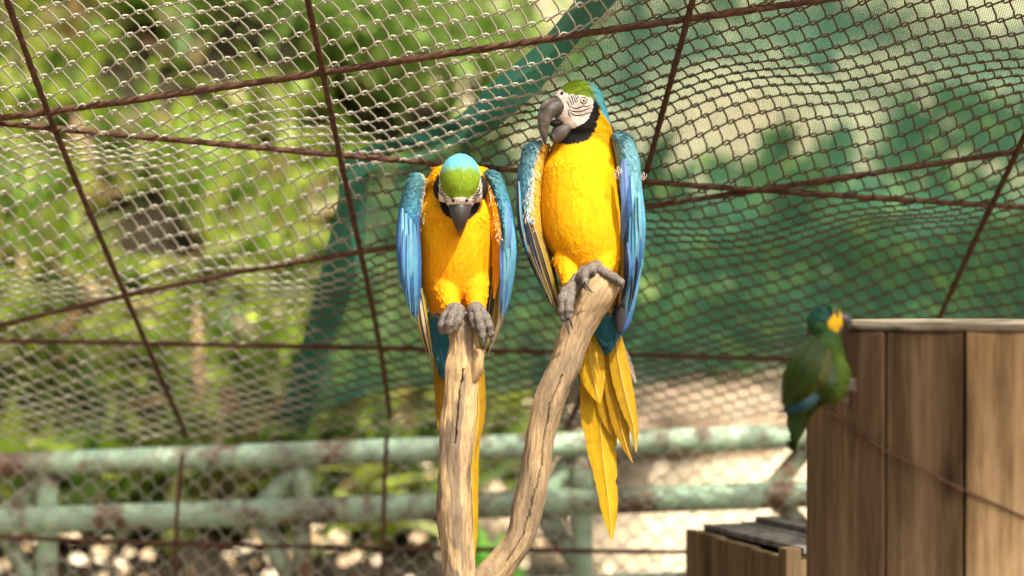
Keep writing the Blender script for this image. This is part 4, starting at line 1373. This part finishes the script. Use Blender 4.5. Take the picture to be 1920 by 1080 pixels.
fl = []
for k, (x0, y0, xm, ym, x1, y1, wd, cL, cR) in enumerate([
        (782, 420, 783, 520, 783, 598, 7, WD, WK), (776, 420, 776, 520, 779, 596, 7, WB, WD * 1.4), (768, 410, 768, 500, 773, 584, 7, LB * 0.9, WD),
        (760, 400, 759, 490, 765, 570, 6, LB, WB * 0.6), (754, 390, 752, 470, 758, 545, 5, LB * 1.1, WD), (764, 440, 764, 520, 770, 590, 4, WB, WD), (757, 430, 756, 500, 762, 562, 4, WB * 0.8, WD)]):
    Y_ = 4.505 - 0.003 * k
    fl.append(([(x0, y0, Y_), (xm, ym, Y_ - 0.004), (x1, y1, Y_ + 0.02)], [wd * 0.5, wd, wd, wd * 0.8, 0.6], cL, cR, SHB * 0.7))
for (x0, y0, xm, ym, x1, y1, wd, cL, cR) in ((786, 560, 793, 610, 808, 676, 5, CRM * 0.8, BRN), (789, 540, 799, 600, 812, 680, 4, OLV * 2, BRN), (783, 570, 787, 610, 802, 668, 4, BRN, OLV)):
    fl.append(([(x0, y0, 4.53), (xm, ym, 4.535), (x1, y1, 4.56)], [wd * 0.6, wd, wd, wd * 0.7, 0.6], cL, cR, CRM * 0.8))
wing(macL, [(778, 323), (762, 342), (750, 385), (744, 440), (747, 500), (757, 550), (772, 588), (783, 600)],
     [(786, 324), (797, 340), (794, 385), (790, 440), (787, 500), (786, 550), (789, 585), (787, 600)], 4.53, 0.045, colL_left, 35, flights=fl)
fl = []
for k, (x0, y0, xm, ym, x1, y1, wd, cL, cR) in enumerate([
        (942, 440, 944, 520, 938, 590, 6, WK, WD * 1.5), (948, 430, 950, 510, 943, 592, 6, WD * 1.3, LB), (953, 420, 956, 500, 948, 580, 6, WB, LB), (959, 410, 963, 480, 955, 565, 5, WB, LB * 1.1), (950, 380, 953, 440, 946, 520, 6, lin(0.12, 0.24, 0.5), LB)]):
    Y_ = 4.505 - 0.003 * k
    fl.append(([(x0, y0, Y_), (xm, ym, Y_ - 0.004), (x1, y1, Y_ + 0.02)], [wd * 0.5, wd, wd, wd * 0.8, 0.6], cL, cR, SHB * 0.7))
for (x0, y0, xm, ym, x1, y1, wd, cL, cR) in ((936, 540, 933, 600, 916, 662, 6, CRM * 0.6, OLV), (932, 500, 926, 580, 910, 655, 7, OLV * 1.6, BRN), (942, 560, 939, 600, 924, 650, 4, GRY, CRM * 0.6), (925, 500, 918, 570, 906, 640, 7, BRN, BRN)):
    fl.append(([(x0, y0, 4.535), (xm, ym, 4.54), (x1, y1, 4.56)], [wd * 0.6, wd, wd, wd * 0.7, 0.6], cL, cR, CRM * 0.6))
wing(macL, [(917, 318), (936, 328), (952, 365), (963, 410), (969, 460), (965, 520), (954, 570), (942, 605)],
     [(911, 320), (908, 330), (920, 365), (930, 400), (937, 450), (938, 510), (935, 560), (936, 602)], 4.53, 0.045, colL_right, 37, flights=fl)
# yellow strip of underwing beside the breast
feather('underwing_lining', [W(x, y, 4.525) for x, y in ((912, 340), (926, 410), (932, 480), (926, 560))], [0.004, 0.010, 0.011, 0.009, 0.002], (-0.4, -1, 0), ORA, ORA * 0.8, ORA, M['flight'], macL)
fray(macL, [(915, 345), (926, 385), (934, 425), (936, 450)], 45, 0.006, 6, 4.487)
fray(macL, [(795, 345), (792, 400), (789, 430)], 20, 0.005, 7, 4.49)
tailL = empty('tail', W(840, 690, 4.61)); tailL.parent = macL; tailL.location -= macL.location
def tfl(sp, wd, cL, cR, notch=0, cS=TS, nm='tail_feather'):
    return feather(nm, [W(*q) for q in sp], [x * 0.001 for x in wd], (0, -1, 0), cL, cR, cS, M['flight'], tailL, fold=0.10, n=40, notch=notch)
tfl([(822, 610, 4.632), (826, 700, 4.634), (832, 790, 4.634), (840, 850, 4.632)], [8, 13, 14, 12, 3], TY, TO * 0.8)
tfl([(846, 640, 4.626), (846, 760, 4.628), (852, 860, 4.626)], [10, 20, 22, 14, 3], TO, TO * 0.9)
tfl([(888, 600, 4.622), (895, 690, 4.620), (898, 770, 4.618), (891, 830, 4.616), (886, 868, 4.616)], [7, 12, 13, 11, 6, 1], TO, TY)
tfl([(870, 640, 4.630), (880, 760, 4.630), (884, 880, 4.628), (888, 980, 4.626), (889, 1046, 4.624)], [12, 20, 18, 14, 10, 7, 2], TY * 0.9, TO)
for q in ([(812, 590), (820, 640), (834, 700)], [(826, 590), (834, 640), (842, 690)], [(806, 585), (812, 620), (824, 668)]):
    feather('tail_covert', [W(x, y, 4.585) for x, y in q], [0.010, 0.014, 0.011, 0.001], (0, -1, 0.2), TEAL * 1.5, TEAL * 1.1, TEAL, M['flight'], tailL)
footA = empty('foot', W(850, 590, 4.47)); footA.parent = macL; footA.location -= macL.location
v, f = ellipsoid(W(853, 584, 4.474), [Vector((0.020, 0, 0)), Vector((0, 0.017, 0)), Vector((0, 0, 0.017))], 18, 12)
mesh_obj('sole', v, f, M['scaly'], footA)
toe('toe', [(846, 580, 4.470), (834, 596, 4.460), (829, 614, 4.458), (834, 623, 4.464)], 0.0095, 0.0085, footA)
toe('toe', [(853, 578, 4.464), (847, 594, 4.446), (842, 612, 4.444), (842, 624, 4.452)], 0.0105, 0.0085, footA)
toe('toe', [(861, 580, 4.466), (862, 592, 4.452), (856, 608, 4.448), (848, 620, 4.452)], 0.0095, 0.0078, footA)
footB = empty('foot', W(895, 585, 4.47)); footB.parent = macL; footB.location -= macL.location
v, f = ellipsoid(W(892, 582, 4.472), [Vector((0.017, 0, 0)), Vector((0, 0.016, 0)), Vector((0, 0, 0.017))], 18, 12)
mesh_obj('sole', v, f, M['scaly'], footB)
toe('toe', [(886, 584, 4.468), (887, 598, 4.456), (892, 616, 4.452)], 0.0085, 0.007, footB, [(892, 612, 4.446), (893, 622, 4.444), (894, 628, 4.447)])
toe('toe', [(894, 580, 4.462), (899, 600, 4.446), (903, 620, 4.442), (905, 636, 4.444)], 0.0100, 0.0075, footB, [(905, 630, 4.438), (907, 645, 4.436), (907, 656, 4.440)])
toe('toe', [(902, 582, 4.466), (912, 598, 4.456), (918, 616, 4.455), (920, 632, 4.460)], 0.0095, 0.0075, footB, [(920, 628, 4.456), (922, 640, 4.456), (919, 646, 4.460)])

# ---------------------------------------------------------------- forked perch
def branch(name, keys, Yk, parent, seed, bark_cut, crack=None):
    """keys (px,py,radius px along the row/normal); dense loft with lumps, splits and a fissure"""
    n = int(len(keys) * 26)
    K = cr(keys, n)
    ns = 140
    V = np.empty((n, ns, 3)); Co = np.empty((n, ns, 3))
    P = np.array([W(k[0], k[1], Yk + (k[3] if len(k) > 3 else 0)) for k in K])
    T = np.gradient(P, axis=0); T /= np.linalg.norm(T, axis=1, keepdims=True)
    wood = np.array([0.45, 0.335, 0.185]); grey = np.array([0.225, 0.175, 0.12])
    for i in range(n):
        t = Vector(T[i])
        S = t.cross(Vector((0, 1, 0))).normalized()
        N = S.cross(t).normalized()
        if N.y > 0: N = -N
        if S.x < 0: S = -S
        for j in range(ns):
            a = 2 * math.pi * j / ns
            d = S * math.cos(a) + N * math.sin(a)          # sin>0 faces the camera
            r = K[i][2] * 0.001
            s = i * 0.004
            q = Vector((math.cos(a) * 1.2, math.sin(a) * 1.2, K[i][1] * 0.012 + seed))
            r *= 1 + 0.13 * noise.noise(q) + 0.05 * noise.noise(Vector((q.x * 4, q.y * 4, q.z * 3)))
            ridge = noise.noise(Vector((math.cos(a) * 5, math.sin(a) * 5, K[i][1] * 0.008 + seed * 2)))
            r += 0.0011 * ridge + 0.0007 * noise.noise(Vector((math.cos(a) * 14, math.sin(a) * 14, K[i][1] * 0.03)))
            ck = 0
            if crack:
                cx = np.interp(K[i][1], [c[0] for c in crack], [c[1] for c in crack]) + 0.16 * noise.noise(Vector((K[i][1] * 0.035, seed, 0))) + 0.06 * noise.noise(Vector((K[i][1] * 0.15, seed, 0)))
                if crack[0][0] < K[i][1] < crack[-1][0]:
                    dd = abs(math.cos(a) - cx)
                    wk = 0.07 * (0.75 + 0.5 * abs(noise.noise(Vector((K[i][1] * 0.04, 5.0, seed)))) * 2)
                    if math.sin(a) > 0 and dd < wk:
                        ck = 1 - dd / wk
                        r -= 0.010 * ck
            V[i, j] = np.array(Vector(P[i]) + d * r)
            patch = noise.noise(Vector((math.cos(a) * 1.1 + seed, math.sin(a) * 1.1, K[i][1] * 0.011))) + 0.35 * noise.noise(Vector((math.cos(a) * 4 + seed, math.sin(a) * 4, K[i][1] * 0.03)))
            m = bark_cut(K[i][1], math.cos(a), patch)
            c = grey * (1 - m) + wood * m
            Co[i, j] = c * (1 - 0.35 * ck)
    ii, jj = np.meshgrid(np.arange(n - 1), np.arange(ns), indexing='ij'); kk = (jj + 1) % ns
    F = np.stack([ii * ns + jj, ii * ns + kk, (ii + 1) * ns + kk, (ii + 1) * ns + jj], -1).reshape(-1, 4)
    Vv = V.reshape(-1, 3); Cv = Co.reshape(-1, 3)
    # caps
    c0 = V[0].mean(0) + np.array(Vector(-T[0])) * 0.003; c1 = V[-1].mean(0)
    Vv = np.vstack([Vv, c0[None], c1[None]]); Cv = np.vstack([Cv, wood[None], wood[None]])
    b = n * ns
    F = [tuple(x) for x in F] + [(b, (j + 1) % ns, j) for j in range(ns)] + [(b + 1, (n - 1) * ns + j, (n - 1) * ns + (j + 1) % ns) for j in range(ns)]
    return mesh_obj(name, Vv.tolist(), F, M['perch'], parent, cols=Cv)
YB = 4.495
base = W(886, 1180, YB); base.z = 0
perch = empty('forked_perch', base)
tag(perch, 'bare weathered forked branch on which both macaws perch', 'perch')
cutL = lambda py, x, rd: float(np.clip(sstep(-0.1, 0.15, rd + 0.35 * float(sstep(0.0, -0.4, x) * sstep(770, 700, py)) + 0.5 * float(sstep(0.2, 0.5, x) * sstep(610, 680, py)) - 0.12), 0, 1))
branch('branch', [(872, 586, 5), (868, 600, 19), (868, 622, 26), (870, 650, 27), (868, 690, 33), (864, 730, 31), (859, 800, 32), (854, 860, 32), (852, 920, 31), (853, 980, 31), (858, 1040, 30), (862, 1090, 32), (872, 1150, 40), (884, 1210, 46)], YB, perch, 3.0, cutL,
       [(690, 0.05), (740, -0.05), (800, -0.12), (830, -0.1)])
v, f = tube([W(*q) for q in cr([(884, 726, 4.486), (889, 700, 4.480), (896, 676, 4.478), (903, 655, 4.480)], 12)], [0.004, 0.007, 0.0095, 0.0115, 0.013, 0.0138, 0.014, 0.0138, 0.0130, 0.0122, 0.0112, 0.0100], 22)
v = [p + Vector((noise.noise(p * 90), 0, noise.noise(p * 90 + Vector((9, 0, 0))))) * 0.005 for p in v]
stub = mesh_obj('stub', v, f, M['perch'], perch, cols=np.tile([0.40, 0.28, 0.145], (len(v), 1)))
cutR = lambda py, x, rd: float(np.clip(0.35 + 0.75 * rd + 0.4 * float(sstep(720, 580, py)), 0, 1))
branch('branch', [(1146, 512, 17), (1138, 520, 29), (1118, 550, 35), (1094, 592, 31), (1076, 635, 28), (1060, 680, 29), (1034, 740, 29), (1015, 810, 27), (1004, 880, 27), (991, 945, 28), (976, 1005, 27), (944, 1055, 28), (906, 1100, 32), (884, 1160, 40)], YB, perch, 8.0, cutR,
       [(700, 0.15), (760, 0.1), (850, 0.35), (950, 0.15), (1050, 0.0)])
tr_ = [(880, 1150), (884, 1230), (890, 1400), (886, 1700), (888, 1900)]
pts = [W(x, y, YB) for x, y in tr_] + [Vector((base.x, YB, -0.05))]
v, f = tube([Vector(q) for q in cr([tuple(p) for p in pts], 24)], list(np.linspace(0.046, 0.062, 24)), 20)
mesh_obj('trunk', v, f, M['perch'], perch, cols=np.tile([0.30, 0.21, 0.115], (len(v), 1)))

# ---------------------------------------------------------------- stave tub and small box
def prism(poly, z0, z1):
    n = len(poly)
    V = [Vector((x, y, z0)) for x, y in poly] + [Vector((x, y, z1)) for x, y in poly]
    F = [tuple(range(n - 1, -1, -1)), tuple(range(n, 2 * n))] + [(i, (i + 1) % n, n + (i + 1) % n, n + i) for i in range(n)]
    return V, F
def board(name, V, F, mat, parent, bev=0.004, seg=2):
    bm = bmesh.new()
    vs_ = [bm.verts.new(v) for v in V]
    for f in F: bm.faces.new([vs_[i] for i in f])
    bmesh.ops.recalc_face_normals(bm, faces=bm.faces)
    bmesh.ops.bevel(bm, geom=bm.edges[:], offset=bev, segments=seg, affect='EDGES', profile=0.6)
    me = bpy.data.meshes.new(name); bm.to_mesh(me); bm.free()
    return link_mesh(name, me, mat, parent)
YT = 4.07
tc = W(1822, 600, YT); RT = 0.275
ztop = EYE - 0.112
tub = empty('stave_tub', Vector((tc.x, YT, 0)))
tag(tub, 'large wooden tub of upright staves with the green parrot clinging to its edge', 'tub')
NS = 13
for k in range(NS):
    a0 = R(-90 - 13 + k * 360 / NS) + R(0.5); a1 = R(-90 - 13 + (k + 1) * 360 / NS) - R(0.5)
    rr_ = RT + random.uniform(-0.004, 0.005); ri = RT - 0.035
    poly = [(tc.x + math.cos(a0) * rr_, YT + math.sin(a0) * rr_), (tc.x + math.cos(a1) * rr_, YT + math.sin(a1) * rr_), (tc.x + math.cos(a1) * ri, YT + math.sin(a1) * ri), (tc.x + math.cos(a0) * ri, YT + math.sin(a0) * ri)]
    V, F = prism(poly, 0, ztop - 0.006 + random.uniform(-0.003, 0.0))
    board('stave', V, F, M['stave_lit'] if k in (0, 1, 2, 3) else (M['stave_dark'] if k % 2 else M['stave_mid']), tub, 0.005)  # front and right staves paler: the sunlit side painted into the wood
poly = [(tc.x + math.cos(R(i * 10)) * (RT - 0.002), YT + math.sin(R(i * 10)) * (RT - 0.002)) for i in range(36)]
V, F = prism(poly, ztop - 0.0065, ztop)
board('lid', V, F, M['endgrain'], tub, 0.002)
# thin dark line slanting round the staves, built as a tube
pts = []
for i in range(40):
    a = R(-90 - 72 + i * 3.2)
    w_ = math.degrees(a) + 103; w_ = (w_ % (360 / NS)) - 180 / NS
    rw = (RT + 0.004) * math.cos(math.pi / NS) / math.cos(R(w_)) + 0.0005
    pts.append(Vector((tc.x + math.cos(a) * rw, YT + math.sin(a) * rw, ztop - 0.13 - 0.165 * i / 24)))
v, f = tube(pts, 0.0018, 8)
mesh_obj('slanting_line', v, f, M['rope'], tub)

A = W(1285, 994, 5.45); B = W(1478, 1037, 4.99)
zb = (A.z + B.z) / 2
dv_ = Vector((B.x - A.x, B.y - A.y, 0)); L_ = dv_.length; dv_.normalize(); pv = Vector((-dv_.y, dv_.x, 0))
if pv.x < 0: pv = -pv
box = empty('plank_box', Vector(((A.x + B.x) / 2, (A.y + B.y) / 2, 0)))
tag(box, 'small weathered wooden box with a grey board lid beside the tub', 'box')
def pbox(name, s0, s1, d0, d1, z0, z1, mat, bev=0.003):
    o0 = Vector((A.x, A.y, 0))
    poly = [o0 + dv_ * s0 + pv * d0, o0 + dv_ * s1 + pv * d0, o0 + dv_ * s1 + pv * d1, o0 + dv_ * s0 + pv * d1]
    V, F = prism([(p.x, p.y) for p in poly], z0, z1)
    return board(name, V, F, mat, box, bev)
DB = 0.28
for k in range(3):
    pbox('plank', L_ * k / 3 + 0.001, L_ * (k + 1) / 3 - 0.001, 0, 0.022, 0, zb - 0.004 * k, M['stave_dark'] if k % 2 else M['stave_mid'])
    pbox('plank', L_ * k / 3 + 0.001, L_ * (k + 1) / 3 - 0.001, DB - 0.022, DB, 0, zb, M['stave_mid'])
for k in range(2):
    pbox('plank', 0, 0.022, 0.023 + (DB - 0.046) * k / 2, 0.022 + (DB - 0.046) * (k + 1) / 2, 0, zb - 0.003, M['stave_mid'])
    pbox('plank', L_ - 0.022, L_, 0.023 + (DB - 0.046) * k / 2, 0.022 + (DB - 0.046) * (k + 1) / 2, 0, zb - 0.003, M['stave_mid'])
pbox('lid_board', 0.03, L_ + 0.01, 0.03, 0.125, zb - 0.001, zb + 0.013, M['grey_board'])
pbox('lid_board', 0.02, L_ + 0.01, 0.129, 0.29, zb - 0.001, zb + 0.014, M['grey_board'])
pbox('lid_batten', 0.05, L_ - 0.02, 0.15, 0.20, zb + 0.013, zb + 0.028, M['grey_board'])
pbox('corner_post', L_ - 0.03, L_ + 0.006, -0.008, 0.028, 0, zb + 0.012, M['stave_dark'])

# ---------------------------------------------------------------- green parrot on the tub
YG = 3.80
frG = head_frame(W(1550, 604, YG), (0.93, -0.30, -0.15), (0.12, 0.1, 1), 0.62)
tG = [(618, 1548, 24, 24, 0), (640, 1546, 32, 30, 0), (670, 1540, 44, 40, 0), (700, 1534, 54, 46, 0.004), (725, 1526, 54, 46, 0.008), (748, 1514, 44, 38, 0.012), (770, 1502, 28, 26, 0.016), (800, 1496, 16, 14, 0.02), (832, 1490, 6, 6, 0.022)]
parrot = empty('parrot', W(1520, 770, YG))
tag(parrot, 'green parrot with a yellow face clinging to the edge of the wooden tub', 'parrot')
rows = cr(tG, 40); kG = YG / FPX
rings = [(W(q[1], q[0], YG + q[4]), Vector((q[2] * kG, 0, 0)), Vector((0, q[3] * kG, 0))) for q in rows]
partsG = [ringloft(rings, 28), ellipsoid(W(1548, 602, YG), [Vector((0.027, 0, 0)), Vector((0, 0.024, 0)), Vector((0, 0, 0.024))]), ellipsoid(W(1562, 600, YG), [Vector((0.018, 0, 0)), Vector((0, 0.018, 0)), Vector((0, 0, 0.018))]),
          ellipsoid(W(1560, 705, YG - 0.01), [Vector((0.028, 0, 0)), Vector((0, 0.030, 0)), Vector((0, 0, 0.040))])]
me, co, no = remesh(partsG, 0.003, 6)
d = (co - np.array([0, 0, EYE])) / co[:, 1:2]
px, py = 960 + d[:, 0] * FPX, 480 - d[:, 2] * FPX
jit = np.array([noise.noise(Vector(c) * 120.0) for c in co])
GC = np.tile(lin(0.028, 0.05, 0.004), (len(co), 1))
hd = sstep(650, 610, py)[:, None]
GC = GC * (1 - hd) + lin(0.028, 0.085, 0.028)[None] * hd
cr_ = sstep(596, 584, py)[:, None]; GC = GC * (1 - cr_) + lin(0.02, 0.07, 0.05)[None] * cr_
bel = (sstep(1555, 1580, px) * sstep(640, 665, py))[:, None]; GC = GC * (1 - bel) + lin(0.06, 0.10, 0.012)[None] * bel
yf = ((px - 1571) ** 2 / 20 ** 2 + (py - 600) ** 2 / 22 ** 2 + 0.3 * jit) < 1
GC[yf] = lin(0.72, 0.42, 0.02)
set_cols(me, GC)
me.polygons.foreach_set('use_smooth', [True] * len(me.polygons))
link_mesh('body', me, M['plumage'], parrot)
add_flakes('body_feathers', co, no, GC, (~yf), lambda P, pk: np.tile(np.array([-0.25, 0, -1.0]), (len(P), 1)), 3500, 0.014, 0.009, R(7), M['plumage'], parrot, 5, var=0.18)
def tubeW(name, pts, rad, mat, parent, n=12, sc=1.0):
    P = cr(pts, 16); rr2 = np.interp(np.linspace(0, 1, 16), np.linspace(0, 1, len(rad)), rad)
    v, f = tube([W(*q) for q in P], list(rr2 * 0.001), n)
    return mesh_obj(name, v, f, mat, parent)
tubeW('upper_beak', [(1574, 596, YG - 0.003), (1586, 600, YG - 0.004), (1590, 612, YG - 0.004), (1584, 624, YG - 0.003)], [9, 9, 6.5, 1.2], M['beak'], parrot)
tubeW('lower_beak', [(1566, 614, YG - 0.003), (1576, 620, YG - 0.003), (1581, 621, YG - 0.003)], [7, 6, 3], M['beak'], parrot)
pe = W(1569, 592, YG - 0.0165)
v, f = ellipsoid(pe, [Vector((0.0038, 0, 0)), Vector((0, 0.003, 0)), Vector((0, 0, 0.0038))], 16, 10)
mesh_obj('eye', v, f, M['pupil'], parrot)
wg = empty('wing', W(1515, 690, YG - 0.03)); wg.parent = parrot; wg.location -= parrot.location
DGN = lin(0.022, 0.046, 0.004); YG2 = lin(0.055, 0.068, 0.005); BLG = lin(0.012, 0.05, 0.06)
for k, (x0, y0, xm, ym, x1, y1, wd, cL, cR) in enumerate([
        (1535, 640, 1500, 700, 1470, 768, 16, DGN, DGN), (1542, 650, 1515, 705, 1478, 764, 16, DGN, YG2), (1550, 655, 1530, 715, 1488, 766, 16, YG2, DGN), (1528, 632, 1492, 690, 1466, 758, 14, DGN * 0.8, DGN),
        (1545, 730, 1505, 762, 1460, 772, 7, BLG, BLG), (1560, 690, 1545, 725, 1510, 760, 14, DGN, YG2 * 0.8)]):
    feather('flight_feather', [W(x0, y0, YG - 0.030 - 0.002 * k), W(xm, ym, YG - 0.042 - 0.002 * k), W(x1, y1, YG - 0.02)], [wd * 0.0005, wd * 0.001, wd * 0.001, 0.001], (-0.25, -1, 0), cL, cR, cL * 0.7, M['flight'], wg)
for k, (x0, x1, y1) in enumerate(((1498, 1496, 832), (1490, 1482, 815), (1505, 1508, 800))):
    feather('tail_feather', [W(x0, 755, YG + 0.0 + 0.003 * k), W((x0 + x1) / 2, 790, YG + 0.003 * k), W(x1, y1, YG + 0.003 * k)], [0.008, 0.010, 0.008, 0.001], (0, -1, 0), DGN, DGN * 1.3, DGN * 0.6, M['flight'], parrot)
for x, y in ((1566, 742), (1580, 722)):
    fo = empty('foot', W(x, y, YG - 0.01)); fo.parent = parrot; fo.location -= parrot.location
    for dy in (-8, 0, 8):
        toe('toe', [(x - 6, y, YG - 0.012), (x + 6, y + dy * 0.5, YG - 0.020), (x + 16, y + dy, YG + 0.012), (x + 24, y + dy, YG + 0.03)], 0.005, 0.0035, fo, n=12)
